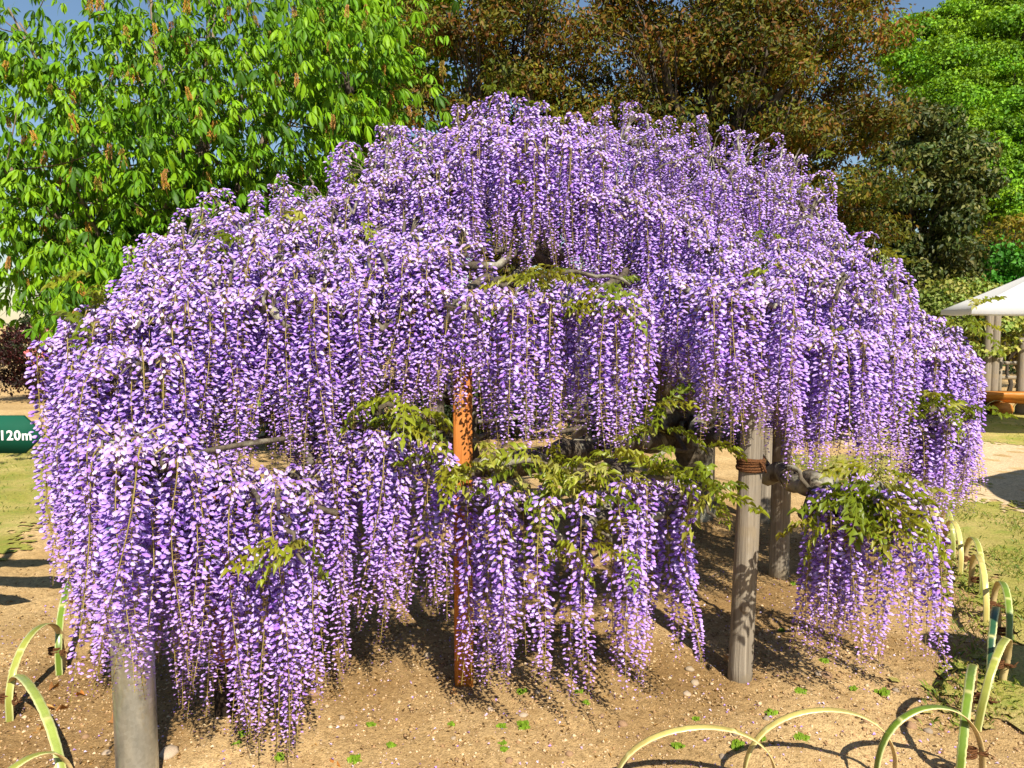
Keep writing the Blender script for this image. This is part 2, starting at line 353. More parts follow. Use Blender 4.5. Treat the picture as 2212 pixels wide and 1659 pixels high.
# ------------------------------------------------------------------ low shrubs along the back
sp_d = pal([(.03,.05,.012),(.05,.07,.015),(.02,.03,.01)])
for i, (x, y, rx, h, lab) in enumerate([(-12.5,21,2.2,2.6,0),(-8.8,22,2.2,2.7,0),(-5.2,21.5,2.2,2.4,0),(-1.6,22,2.2,2.5,0),(2.0,22,2.3,2.5,0),(5.6,21.5,2.2,2.6,0),(9.2,22,2.2,2.4,0),(13,24,2.4,2.2,0),(17,25,2.6,2.4,0)]):
    make_tree('hedge_shrub', 'dense dark green shrub in the row behind all the trees', (x, y, 0), .4, (x, y, h*.5), (rx, 1.1, h*.55), 46, .55, 160, LEAF_B, .14, sp_d, M_GLOSS, trunk_r=.06, group='dark shrubs along the back', minz=.2, nlimb=3, category='shrub')
for x, y, rx, h, lab in [(-2.6,10.6,1.1,.8,'added low shrub darkening the gap behind the vine toward the chestnut'),(-.5,11.0,1.2,.9,'added low shrub darkening the gap beside the orange prop'),(1.8,11.2,1.3,.9,'added low shrub darkening the gap behind the vine trunk'),(4.0,10.8,1.1,.8,'added low shrub darkening the gap behind the vine toward the path')]:
    make_tree('added_gap_shrub', lab, (x, y, 0), .2, (x, y, h*.5), (rx, .7, h*.55), 40, .32, 170, LEAF_B, .09, sp_d, M_GLOSS, trunk_r=.04, minz=.12, nlimb=3, category='shrub')  # shrubs added to darken the sunlit ground showing through the vine's gaps
red = pal([(.045,.008,.007),(.03,.007,.006),(.02,.013,.007)])
make_tree('red_shrub', 'dark red-leaved shrub in deep shade under the chestnut', (-9.9, 16.2, 0), .3, (-9.9, 16.2, .95), (1.9, 1.0, 1.0), 46, .45, 190, LEAF_B, .085, red, M_TREE, trunk_r=.05, minz=.15, nlimb=3, category='shrub')
make_tree('red_shrub', 'low red-leaved shrub half hidden by hanging lilac blossom', (-7.0, 16.4, 0), .3, (-7.0, 16.4, .85), (1.5, .9, .9), 36, .45, 170, LEAF_B, .085, red, M_TREE, trunk_r=.05, minz=.15, nlimb=3, category='shrub')
pink = pal([(.75,.30,.30),(.75,.45,.38),(.70,.62,.5),(.16,.16,.05),(.75,.2,.22)], [.25,.2,.15,.3,.1])
for x, y, r, z, lab in [(-10.6, 18.6, 1.5, 1.75, 'pink and cream flowering azalea behind the dark red shrub'), (-8.2, 18.9, 1.4, 1.7, 'coral pink azalea mound peeping over the lilac blossom')]:
    make_tree('azalea_bush', lab, (x, y, 0), .4, (x, y, z*.55), (r, 1.0, z*.5), 46, .4, 150, LEAF_C, .10, pink, M_TREE, trunk_r=.05, minz=.2, nlimb=3, category='bush')

# ------------------------------------------------------------------ horse chestnut on the left
def palmate(rng, n=7, droop=1.0):
    parts = []
    for i in range(n):
        a = (i-(n-1)/2)*math.radians(300/n); L = .175*(1-.30*abs(i-(n-1)/2)/(n/2))*rng.uniform(.9, 1.1)
        V = []; st = [0, .3, .64, .86, 1.0]; wd = [.006, .022, .058, .040, .0]
        for s_, w_ in zip(st, wd):
            dz = -droop*(.25*s_+.55*s_*s_)*L; xx = s_*L*(1-.22*droop*s_)
            V += [(xx, -w_*.5*L/.17, dz+.012*(w_ > .02)), (xx, 0, dz-.004), (xx, w_*.5*L/.17, dz+.012*(w_ > .02))]
        F = [(k*3+j, k*3+3+j, k*3+4+j, k*3+1+j) for k in range(4) for j in range(2)]
        t = tpl(V, F); parts.append(xf(t, Matrix.Rotation(a, 4, 'Z') @ Matrix.Rotation(rng.uniform(.0, .35)*droop, 4, 'Y')))
    pet = tpl([(-.004,-.002,.0),(-.14,-.0025,.03),(-.14,.0025,.03),(-.004,.002,0),(-.07,0,.018)], [(0,4,3),(0,1,4),(1,2,4),(2,3,4)], (1.6,1.1,1.5))
    return tpl_join(parts+[pet])
rg = np.random.default_rng(5)
PALM = [palmate(rg, 5, 1.1), palmate(rg, 7, 1.25), palmate(rg, 5, 1.5), palmate(rg, 6, .8), palmate(rg, 3, 1.4)]
def spike(rng):
    ts = []
    for k in range(60):
        s_ = k/60; r = .022*(1-s_*.75); a = k*2.4
        t = leaf4(.016, .013, .3, .2); p = (r*math.cos(a), r*math.sin(a), .17*s_)
        ts.append(xf(t, Matrix.Translation(p) @ Matrix.Rotation(a, 4, 'Z') @ Matrix.Rotation(-rng.uniform(-.3, .9), 4, 'Y'), np.array([1, rng.uniform(.7, 1.15), rng.uniform(.6, 1.2)])))
    V = [(.003*math.cos(q), .003*math.sin(q), z) for z in (-.12, .17) for q in (0, 2.1, 4.2)]
    ts.append(tpl(V, [(0,1,4,3),(1,2,5,4),(2,0,3,5)], (.5,.45,.4)))
    return tpl_join(ts)
SPIKES = [spike(rg) for _ in range(3)]
ch_base = np.array([-3.75, 9.2, 0.]); chest = thing('chestnut_tree', 'horse chestnut with vivid drooping palmate leaves and upright orange flower spikes', 'tree', ch_base)
fork = np.array([0, 0, 1.1])
Geo().tube(curve([(0,0,-.05),(.03,0,.6),(0,0,1.1),(-.05,.05,2.2),(.05,.1,3.6),(.0,.1,5.0)], 14, .02), np.linspace(.17, .03, 15), 10, wob=.05).build('trunk', M_LIMB, chest, True)
ends = []
for k in range(40):
    a = k*2.39996; el = R.uniform(-.05, 1.25); L = R.uniform(2.0, 3.1) if el < .9 else R.uniform(2.6, 4.4)
    d = np.array([math.cos(a)*math.cos(el), math.sin(a)*math.cos(el)*.75, math.sin(el)])
    st = np.array([0, 0, R.uniform(.9, 2.4)])
    p = curve([st, st+d*L*.45+np.array([0,0,-.05]), st+d*L+np.array([0, 0, .45])], 10, .02)
    Geo().tube(p, np.linspace(.055, .010, 11), 6, wob=.05).build('limb', M_LIMB, chest, True)
    ends.append(p)
tw = Geo(); LP = []; SPK = []
for p in ends:
    for j in range(22):
        i = R.uniform(2, 10); a = p[int(i)]
        d = norm(np.array([R.normal(), R.normal()*.8-.15, R.normal()*.45+.35])); L = R.uniform(.3, 1.1); e = a+d*L
        tw.tube(curve([a, a+d*L*.5+np.array([0,0,-.03]), e+np.array([0,0,.06])], 4), np.linspace(.009, .004, 5), 4, cap=False)
        m = R.integers(6, 13)
        for q in range(m):
            LP.append(a+(e-a)*R.uniform(.45, 1.08)+R.normal(size=3)*np.array([.13,.13,.11]))
        if R.uniform() < .20: SPK.append(e+np.array([0,0,.10]))
LP = np.array(LP)
# lower hanging skirt and the bough that hangs over the left end of the vine
extra = []
for px, py, d, s, n in [(180,560,7.4,60,50),(250,590,7.2,50,40),(120,690,7.0,28,14),(150,640,7.1,40,26),(60,560,7.6,70,50),(330,480,7.6,70,40),(760,330,8.2,60,50),(820,250,8.2,50,40),(700,380,8.0,60,40),(560,380,7.8,80,40),(20,620,7.8,40,20),(840,140,8.4,40,40),(60,150,7.8,70,90),(250,90,7.6,100,120),(450,60,7.6,100,110),(650,60,7.8,90,110),(800,60,8.2,60,70),(500,220,7.4,120,90),(700,200,7.8,90,90),(150,300,7.4,110,110),(350,330,7.4,100,80),(20,430,7.6,60,60)]:
    for q in range(int(n*1.9)): extra.append(at(px+R.normal()*s, py+R.normal()*s*.7, d+R.normal()*.3)-ch_base)
    for q in range(1+n//14): SPK.insert(0, at(px+R.normal()*s, py+R.normal()*s*.7, d+R.normal()*.2-.1)-ch_base)
LP = np.concatenate([LP, np.array(extra)])
m = len(LP); out = norm(LP-np.array([0,0,2.4])); xd = out*np.array([1,1,.2])+rdir(m)*.6+np.array([.1,-.45,-.15]); up = np.array([0,-.25,1.0])+rdir(m)*.45
ax = axes(xd, up); sc = R.uniform(.7, 1.25, size=m)*.66
cc = np.array([(.15,.31,.006),(.10,.24,.006),(.21,.39,.008),(.05,.13,.008)]); ct = cc[R.choice(4, size=m, p=[.38,.3,.2,.12])]*R.uniform(.8, 1.2, size=(m, 1))
kind = R.choice(5, size=m, p=[.3,.25,.2,.15,.1])
px_, py_, f_ = project(LP+ch_base)
vis = (px_ > -20) & (px_ < 900) & (py_ > -20); order = np.argsort(np.where(vis, f_, 99)); big = set(order[:300].tolist())
LEAFMESH = {}
for i in sorted(big):
    key = (kind[i], i % 4)
    if key not in LEAFMESH:
        V, F, T = PALM[kind[i]]; g = Geo(); g.V=[V]; g.F=list(F); g.T=[T*cc[i % 4]]; g.n=len(V); LEAFMESH[key] = g.mesh('leaf', [M_CHEST])
    o = link('leaf', LEAFMESH[key], chest); Mx = np.eye(4); Mx[:3,:3] = ax[i]*sc[i]; Mx[:3,3] = LP[i]; o.matrix_local = Matrix(Mx.tolist())
rest = np.array([i for i in range(m) if i not in big]); g = Geo()
for k in range(5):
    s_ = rest[kind[rest] == k]; g.inst(PALM[k], LP[s_], ax[s_], sc[s_], ct[s_])
g.build('foliage', M_CHEST, chest, kind='stuff')
tw.build('twigs', M_LIMB, chest, True, kind='stuff')
SM = []
for t, c in zip(SPIKES, [(.55,.33,.06),(.60,.36,.11),(.42,.33,.06)]):
    V, F, T = t; g = Geo(); g.V=[V]; g.F=list(F); g.T=[T*np.array(c)]; g.n=len(V); SM.append(g.mesh('flower_spike', [M_SPIKE]))
for i, p in enumerate(SPK[:100]):
    o = link('flower_spike', SM[i % 3], chest); o.location = p; o.rotation_euler = (R.normal()*.15, R.normal()*.15, R.uniform(0, 6)); o.scale = (R.uniform(.6, .95),)*3

# ------------------------------------------------------------------ the wisteria
WB = on_ground(1500, 1140)+np.array([0, .3, 0]); WB[2] = 0
wist = thing('wisteria', 'huge domed wisteria vine covered in hanging lilac-purple blossom', 'wisteria', WB)
def floret(rng, open_=1.0):
    # standard petal (pale), folded back over two darker wings
    L = .024; V = []; st = [0., .55, 1.0]; wd = [.004, .0140, .006]
    for s_, w_ in zip(st, wd):
        z = .0035+.0045*math.sin(s_*2.6)*open_-.007*s_*s_
        for q in (-1, 0, 1): V.append((s_*L, q*w_*.62, z-abs(q)*w_*.75))
    F = [(k*3+j, k*3+3+j, k*3+4+j, k*3+1+j) for k in range(2) for j in range(2)]
    T = np.array([(.80,.68,.95)]*3+[(1.02,1.03,1.0)]*3+[(1.12,1.16,1.03)]*3)
    ban = tpl(V, F, T)
    ring = [(.009, .0042*math.cos(q), -.004+.0042*math.sin(q)) for q in (.5, 2.6, 4.7)]
    keel = tpl([(0,0,0)]+ring+[(.025, 0, -.0085)], [(0,2,1),(0,3,2),(0,1,3),(4,1,2),(4,2,3),(4,3,1)], (.42,.22,.72))
    return tpl_join([ban, keel])
def bud():
    ring = [(.006, .0030*math.cos(q), .0030*math.sin(q)) for q in (.5, 2.6, 4.7)]
    return tpl([(0,0,0)]+ring+[(.016, 0, -.003)], [(0,2,1),(0,3,2),(0,1,3),(4,1,2),(4,2,3),(4,3,1)], (.80,.62,.92))
FLO = floret(rg); BUD = bud()
PALE = np.array([.62, .48, .87]); VIOL = np.array([.37, .15, .71]); CREAM = np.array([.84, .74, .50]); ROSE = np.array([.62, .38, .74])
def raceme_geo(L, rng, gf, gs, dens=185):
    n = int(L*dens); s_ = np.linspace(.012, L-.004, n)+rng.uniform(-.003, .003, n); rel = s_/L
    bx, by = rng.normal()*.035*L, rng.normal()*.035*L; k = rng.uniform(2, 4)
    ar = rng.uniform(.04, .09); ah = rng.uniform(.03, .075)
    def path(t):
        e = np.clip(t*L/.16, 0, 1); return np.stack([bx*np.sin(t*k)+ar*e*(2-e), by*np.sin(t*k+1)-by*math.sin(1), -np.maximum(t*L-.06, 0)+ah*np.sin(math.pi*np.clip(t*L/.16, 0, 1)*.75)], -1)
    pts = path(np.concatenate([np.linspace(0, .25, 7), np.linspace(.3, 1, 8)])); gs.tube(pts, np.linspace(.0032, .0011, 15), 4, (1, 1, 1), 1 if gs is gf else 0, False)
    a = np.arange(n)*2.39996+rng.normal(size=n)*.45
    old = np.clip(1-rel/rng.uniform(.05, .13), 0, 1)
    taper = np.clip((1-rel)/.50, 0, 1)**.9                          # 0 at the tip
    ped = (.010+.015*taper)*rng.uniform(.8, 1.2, n)
    size = (.38+.56*taper)*rng.uniform(.82, 1.15, n)
    pitch = .02-.34*rng.uniform(size=n)-.7*old+.25*(1-taper)
    d = np.stack([np.cos(a), np.sin(a), np.zeros(n)], 1)
    P0 = path(rel); ped_d = norm(d+np.array([0,0,1])*(.15-.2*rng.uniform(size=n))[:, None]); P1 = P0+ped_d*ped[:, None]
    dirp = norm(d+rng.normal(size=(n, 3))*.13)*np.cos(pitch)[:, None]; dirp[:, 2] += np.sin(pitch)
    upv = np.array([0, 0, 1.])+rng.normal(size=(n, 3))*.28
    mix = np.clip(rng.normal(.42, .24, n), 0, 1)[:, None]; col = PALE*(1-mix)+VIOL*mix
    rosy = (np.clip((rel-.55)/.45, 0, 1)*.6)[:, None]; col = col*(1-rosy)+ROSE*rosy
    cr = (old*rng.uniform(.2, 1.1, n)).clip(0, 1)[:, None]; col = col*(1-cr)+CREAM*cr
    ax_ = axes(dirp, upv); fl = taper > .16+rng.normal(size=n)*.05
    gf.inst(FLO, P1[fl], ax_[fl], size[fl], col[fl]); b_ = ~fl
    gf.inst(BUD, P1[b_], ax_[b_], size[b_]*1.05, col[b_])
    # pedicels: thin upright blades
    side = np.cross(ped_d, [0, 0, 1.])*.0006; upo = np.array([0, 0, .0006])
    V = np.stack([P0-upo, P1-upo+side, P1+upo-side, P0+upo], 1).reshape(-1, 3)
    gs.V.append(V); gs.T.append(np.broadcast_to(np.array([1.0, .75, .9]), V.shape)); gs.F.append((np.arange(4*n).reshape(n, 4)+gs.n, 1 if gs is gf else 0)); gs.n += 4*n
LENS = [.42, .52, .62, .72, .82, .92, 1.02, 1.12]; NV = 4
RAC = []
for L in LENS:
    for v in range(NV):
        rng = np.random.default_rng(int(L*1000)+v*17); gf, gs = Geo(), Geo(); raceme_geo(L, rng, gf, gs)
        RAC.append((L, gf.mesh('florets', [M_PETAL]), gs.mesh('raceme_stem', [M_STEM]), gf, gs))

# tiers of the canopy: back and front edge of each spread of shoots, number of racemes, length range
PADS = [
 ('A', [(960,290,5.2),(1000,235,5.1),(1090,205,5.0),(1200,230,5.0),(1290,270,5.2)], [(940,420,4.2),(1010,345,4.1),(1090,310,4.1),(1180,315,4.1),(1320,350,4.3)], 113, (.55,.80)),
 ('B', [(690,405,5.0),(790,300,5.0),(850,255,5.0),(960,290,5.0)], [(670,500,4.1),(780,440,4.0),(880,410,4.0),(980,410,4.0)], 103, (.6,.9)),
 ('D', [(300,560,4.3),(380,470,4.4),(480,415,4.5),(600,405,4.6),(720,420,4.6)], [(265,690,3.4),(350,630,3.3),(480,600,3.2),(620,590,3.2),(720,600,3.3)], 153, (.66,.88)),
 ('D2',[(700,480,4.4),(850,440,4.4),(1000,440,4.4)], [(690,600,3.4),(800,575,3.25),(900,570,3.2),(1010,560,3.25)], 110, (.58,.78)),
 ('D3',[(740,640,3.4),(880,620,3.3),(1030,620,3.2)], [(740,660,3.2),(880,640,3.1),(1035,640,3.08)], 32, (.52,.68)),
 ('D4',[(350,650,3.3),(480,630,3.2),(620,620,3.2),(740,630,3.3)], [(350,670,3.1),(480,650,3.0),(620,640,3.0),(740,650,3.1)], 40, (.70,.90)),
 ('E', [(155,690,4.0),(230,650,4.0),(330,605,4.0)], [(120,785,3.4),(165,725,3.2),(260,690,3.1),(390,700,3.1)], 81, (.8,1.08)),
 ('C', [(1250,270,7.5),(1340,232,7.5),(1390,226,7.4),(1480,255,7.3),(1560,248,7.2),(1620,283,7.2),(1720,300,7.0),(1775,395,6.6),(1830,485,6.2)], [(1230,340,5.6),(1350,340,5.6),(1450,370,5.6),(1600,410,5.6),(1700,470,5.4),(1790,540,5.2)], 169, (.5,.82)),
 ('G', [(1200,330,4.9),(1350,365,5.0),(1500,430,5.0),(1640,520,5.0)], [(1230,430,4.3),(1380,460,4.3),(1500,530,4.2),(1640,610,4.2)], 113, (.6,.95)),
 ('G2',[(1440,570,4.2),(1540,600,3.6),(1620,610,3.3),(1700,630,3.4)], [(1440,600,3.7),(1540,640,3.15),(1610,650,3.1),(1690,650,3.15)], 55, (.52,.70)),
 ('F', [(1080,625,3.9),(1150,605,3.9),(1250,605,3.9),(1380,630,3.9)], [(1035,690,3.2),(1120,665,3.1),(1230,655,3.1),(1330,655,3.1),(1395,665,3.2)], 57, (.6,.78)),
 ('H', [(1645,555,5.0),(1700,508,5.0),(1800,500,5.0),(1895,520,5.0),(1945,595,4.9)], [(1650,650,3.8),(1720,610,3.8),(1830,640,3.8),(1930,700,3.9)], 116, (.65,.95)),
 ('H2',[(1680,670,3.9),(1800,690,3.9),(1930,720,4.0)], [(1690,720,3.4),(1800,750,3.45),(1920,770,3.6)], 57, (.55,.75)),
 ('I', [(1930,655,4.8),(2020,685,4.8),(2075,725,4.7)], [(1950,770,4.0),(2040,770,4.1),(2105,810,4.3)], 68, (.74,1.0)),
 ('J', [(1760,1050,3.5),(1860,1030,3.5),(1960,1050,3.5)], [(1745,1110,3.2),(1820,1080,3.05),(1900,1080,3.05),(2000,1130,3.05)], 34, (.58,.86)),
 ('K', [(1010,1040,3.2),(1100,1020,3.3),(1330,1060,3.3),(1470,1020,3.3)], [(1000,1080,3.0),(1075,1050,2.9),(1170,1120,2.8),(1300,1120,2.8),(1400,1050,2.85),(1480,1050,2.85),(1560,1110,2.95)], 38, (.70,.98)),
 ('L', [(690,970,3.5),(780,940,3.5),(860,935,3.5),(940,960,3.5)], [(690,1000,3.1),(770,960,3.0),(850,945,3.0),(945,985,3.05)], 36, (.66,.90)),
 ('M', [(390,1000,3.2),(450,975,3.2),(560,1000,3.2),(700,1030,3.2)], [(385,1030,2.75),(450,1000,2.7),(530,1060,2.5),(610,1080,2.52),(700,1060,2.7)], 45, (.86,1.12)),
 ('N', [(140,900,3.4),(220,930,3.3),(370,960,3.2)], [(155,960,3.0),(215,980,2.7),(290,960,2.42),(370,1000,2.5)], 48, (.70,.95)),
 ('E2',[(160,800,3.1),(260,760,2.9),(390,770,2.9)], [(165,820,2.9),(260,790,2.75),(400,800,2.75)], 28, (.70,.98)),
 ('N2',[(225,940,2.6),(300,930,2.55),(370,960,2.6)], [(235,980,2.4),(300,970,2.32),(365,990,2.4)], 22, (.74,.86)),
 ('O', [(1965,895,4.3),(2030,880,4.3),(2090,905,4.3)], [(1970,915,3.95),(2030,905,3.95),(2085,925,3.95)], 20, (.48,.62)),
 ('BK',[(500,420,6.8),(800,330,7.6),(1150,300,8.2),(1500,330,8.6),(1750,470,8)], [(560,520,5.4),(800,430,5.6),(1100,400,5.9),(1400,440,6.4),(1650,530,6.4)], 80, (.6,.95)),
 ('BL',[(420,640,6.6),(800,610,7.6),(1150,600,8.0),(1500,600,8.0),(1800,640,7.0)], [(450,680,5.6),(800,640,6.8),(1100,640,7.0),(1400,640,7.0),(1750,660,6.0)], 100, (.95,1.12)),
]
twigs = Geo(); RS = []
def add_branch(pts, r0, r1, n=12, jit=.02, name='branch'):
    p = curve(pts, n, jit)-WB; Geo().tube(p, np.linspace(r0, r1, len(p)), 8, wob=.13).build(name, M_WBARK, wist, True)
crotch = WB+np.array([-.05, -.1, .75])
Geo().tube(curve([(0,0,-.06),(.06,.02,.3),(-.05,-.1,.75),(-.25,-.05,1.3),(-.35,.1,2.0),(-.2,.1,2.6)], 16, .02), np.linspace(.19, .07, 17), 12, wob=.12).build('trunk', M_WBARK, wist, True)
for name, back, front, n, (l0, l1) in PADS:
    nb = 13; u = np.linspace(0, 1, nb)
    mid = np.array([at(*q) for q in poly(back, u)*.45+poly(front, u)*.55]); mid[:, 2] -= .10
    br = mid+R.normal(size=mid.shape)*.03
    add_branch(br, .026, .012, 22, .012)
    j = nb//2; tgt = br[j]
    src = crotch if tgt[2] < 1.35 else WB+np.array([-.25, -.05, 1.4])
    if tgt[2] > 2.2: src = WB+np.array([-.3, .05, 2.0])
    mm = src*.5+tgt*.5; mm[2] += .12*np.linalg.norm(tgt-src)*(1 if tgt[2] > 1.5 else .3); mm[:2] += R.normal(size=2)*.15
    add_branch([src, mm, tgt], .018 if name in 'JKLMNN2E2' else .034, .010 if name in 'JKLMNN2E2' else .016, 16, .035)
    # side shoots running from the branch to the front and back edge
    for q in range(max(4, n//9)):
        uu = R.uniform(.03, .97); a = poly(br, uu); e = at(*(poly(back, uu) if R.uniform() < .4 else poly(front, np.clip(uu+R.normal()*.06, 0, 1))))-np.array([0,0,.03])
        add_branch([a, (a+e)/2+np.array([0,0,.05]), e], .011, .006, 6, .01, 'shoot')
    for i in range(n):
        uu = (i+R.uniform())/n; t = R.uniform()**.75; uu = (uu*7.13) % 1
        q = poly(back, uu)*(1-t)+poly(front, uu)*t; o = at(q[0]+R.normal()*9, q[1]+R.normal()*6, q[2]+R.normal()*.05)
        o[2] += R.uniform(-.06, .01)
        L = R.uniform(l0, l1); L = min(L, o[2]-.03)
        if L < .3: continue
        k = int(np.argmin(np.linalg.norm(br-o, axis=1))); a = br[k]
        if np.linalg.norm(a-o) > .03: twigs.tube(curve([a, (a+o)/2+np.array([0,0,.05]), o+np.array([0,0,.004])], 4)-WB, np.linspace(.005, .0032, 5), 4, cap=False)
        li = min(range(len(LENS)), key=lambda z: abs(LENS[z]-L)); v = int(R.integers(NV))
        RS.append((o, li*NV+v, L/LENS[li], R.uniform(0, 6.28), R.normal()*.045, R.normal()*.045))
twigs.build('twigs', M_WBARK, wist, True, kind='stuff')
# which racemes show most: a coarse visibility count
cell = 14.; zb = {}; samp = []
for ri, (o, v, sc_, *_r) in enumerate(RS):
    L = RAC[v][0]*sc_; pts = o+np.outer(np.linspace(0, 1, 24), [0, 0, -L]); X, Y, Fz = project(pts); hw = .055*FPX/Fz
    cs = set()
    for x, y, h_ in zip(X, Y, hw):
        for xx in np.arange(x-h_, x+h_+1, cell):
            if 0 <= xx < 2212 and 0 <= y < 1659: cs.add((int(xx//cell), int(y//cell)))
    for c in cs:
        if c not in zb or zb[c][0] > o[1]: zb[c] = (o[1], ri)
cnt = np.zeros(len(RS))
for d_, ri in zb.values(): cnt[ri] += 1
top = set(np.argsort(-cnt)[:300].tolist())
gr = Geo()
for ri, (o, v, sc_, rz, tx, ty) in enumerate(RS):
    Mx = Matrix.Translation(Vector((o-WB).tolist())) @ Matrix.Rotation(tx, 4, 'X') @ Matrix.Rotation(ty, 4, 'Y') @ Matrix.Rotation(rz, 4, 'Z') @ Matrix.Diagonal((1, 1, sc_, 1))
    if ri in top:
        ob = link('flower_raceme', RAC[v][2], wist); ob.matrix_local = Mx
        st = link('florets', RAC[v][1], ob, kind='stuff')
    else:
        A = np.array(Mx)
        for gsrc, mt in ((RAC[v][3], 0), (RAC[v][4], 1)):
            V = np.concatenate(gsrc.V)@A[:3,:3].T+A[:3,3]; gr.V.append(V); gr.T.append(np.concatenate(gsrc.T))
            gr.F += [(F+gr.n, mt) for F, _ in gsrc.F]; gr.n += len(V)
gr.build('inner_racemes', [M_PETAL, M_STEM], wist, kind='stuff')

# compound leaves
def pinnate(rng, n=6, L=.19, young=False):
    ts = []; pts = []
    for k in range(9):
        s_ = k/8; pts.append((s_*L, 0, .03*math.sin(s_*2)-.09*s_*s_))
    g = np.array(pts)
    ts.append(tpl(np.concatenate([g+[0, .0012, 0], g-[0, .0012, 0]]), [(k, k+1, 10+k, 9+k) for k in range(8)], (1.1, .95, .9)))
    for k in range(n):
        s_ = .22+.74*k/(n-1); p = np.array([np.interp(s_, np.linspace(0, 1, 9), g[:, i]) for i in range(3)])
        for sd in (-1, 1):
            l = leaf6(.072*rng.uniform(.8, 1.15)*(1-.25*abs(s_-.55)), .017 if young else .022, .5, rng.uniform(.15, .5))
            ts.append(xf(l, Matrix.Translation(p.tolist()) @ Matrix.Rotation(sd*rng.uniform(.75, 1.15), 4, 'Z') @ Matrix.Rotation(rng.uniform(.0, .6), 4, 'Y') @ Matrix.Rotation(rng.normal()*.3, 4, 'X'), np.array([1, 1, 1])*rng.uniform(.85, 1.15)))
    ts.append(xf(leaf6(.075, .026, .4, .3), Matrix.Translation(pts[-1]) @ Matrix.Rotation(.4, 4, 'Y')))
    return tpl_join(ts)
LV = []
for i, c in enumerate([(.20,.26,.014),(.26,.30,.018),(.15,.20,.012),(.36,.36,.05),(.27,.27,.018),(.42,.42,.10)]):
    V, F, T = pinnate(rg, 6 if i != 3 else 5, .19*rg.uniform(.85, 1.15), i in (3, 5)); g = Geo(); g.V=[V]; g.F=list(F); g.T=[T*np.array(c)]; g.n=len(V); LV.append(g.mesh('leaf', [M_LEAF]))
LEAFSPOTS = [(1000,1010,3.0,22,14,8),(1120,1000,2.95,70,30,14),(1240,1000,2.95,70,30,13),(1200,1075,2.85,70,36,8),(1290,1150,2.8,40,26,6),(1420,1000,2.9,70,30,14),(1500,1050,2.85,40,34,6),(1430,920,3.2,24,30,8),
 (1830,1070,3.02,40,34,18),(1910,1085,3.0,40,38,20),(1880,1030,3.1,40,16,8),(2030,880,3.95,36,22,14),(2070,910,3.9,22,14,4),(1120,605,3.25,26,12,5),(1310,608,3.3,30,10,5),(850,880,3.12,30,20,8),(910,900,3.1,30,24,10),
 (490,520,3.7,30,14,4),(225,610,3.55,30,18,5),(190,690,3.25,24,20,4),(2070,680,4.6,26,22,8),(1880,535,4.9,24,14,4),(1060,212,5.0,8,6,2),(1185,222,5.0,10,6,2),(630,1170,2.58,22,30,5),(440,960,3.15,30,20,3),(520,860,3.7,40,20,4),
 (1790,700,3.75,50,30,4),(1670,590,4.2,20,20,3),(1740,380,6.3,30,30,3),(1600,500,5.2,40,20,3),(1200,660,3.2,40,10,5),(640,505,3.9,90,30,4),(820,400,4.3,60,30,3),(1150,380,4.2,80,40,4),(2000,850,3.9,20,14,3),(470,1170,2.6,10,10,1),(1330,620,3.3,14,8,2)]
nl = 0
for px, py, d, sx, sy, n in LEAFSPOTS:
    for q in range(n):
        if nl >= 300: break
        o = at(px+np.clip(R.normal(), -1.5, 1.5)*sx, py+np.clip(R.normal(), -1.5, 1.5)*sy, d+R.normal()*.07)
        ob = link('leaf', LV[int(R.choice(6, p=[.25,.25,.17,.13,.12,.08]))], wist); ob.location = o-WB
        ob.rotation_euler = (R.normal()*.3, R.normal()*.35+.1, R.uniform(0, 6.28)); ob.scale = (R.uniform(.6, 1.05),)*3; nl += 1
# short leafy shoots that carry the leaf clusters
for px0, py0, d0, px1, py1, d1 in [(1000,1030,3.1,1330,1030,3.0),(1330,1040,3.0,1540,1060,2.95),(1150,1100,2.95,1320,1170,2.85),(1780,1080,3.1,1980,1090,3.05),(1970,900,4.0,2100,900,3.95),(800,890,3.2,960,920,3.15),(1060,615,3.3,1360,615,3.35),(600,1120,2.66,660,1220,2.6),(1700,1010,3.3,1765,1085,3.15)]:
    a, b = at(px0, py0, d0), at(px1, py1, d1); add_branch([a, (a+b)/2+np.array([0,0,.05]), b], .013, .007, 10, .012, 'shoot')
# gnarled old boughs that show in the gaps
for pts, r0, r1 in [([WB+np.array([-.1,-.1,.9]), at(1060,1010,4.4), at(1010,900,4.3), at(965,830,4.3), at(900,800,4.2)], .085, .05),
                    ([WB+np.array([0,0,.8]), at(1580,960,5.0), at(1640,1000,4.3), at(1720,1040,3.6), at(1765,1060,3.25)], .08, .035),
                    ([at(1760,1050,3.3), at(1775,1080,3.2), at(1760,1110,3.2), at(1800,1125,3.2)], .035, .02),
                    ([WB+np.array([-.1,0,.7]), at(1300,960,4.8), at(1150,990,3.9), at(1080,1010,3.3), at(1030,1020,3.1)], .08, .03),
                    ([at(1300,960,4.8), at(1340,1020,3.8), at(1300,1110,3.0), at(1260,1140,2.9)], .05, .022),
                    ([at(900,800,4.2), at(720,900,3.9), at(660,940,3.4), at(660,1000,3.1), at(600,1040,3.0)], .036, .015),
                    ([at(720,900,3.9), at(480,900,3.6), at(330,950,3.4), at(230,970,3.2)], .028, .012),
                    ([WB+np.array([.1,.1,1.0]), at(1480,860,5.4), at(1430,830,5.2), at(1380,800,4.6)], .09, .04),
                    ([WB+np.array([0,.0,1.1]), at(1220,580,4.7), at(1190,520,4.6), at(1100,430,4.6)], .07, .03)]:
    add_branch(pts, r0, r1, 18, .025, 'bough')

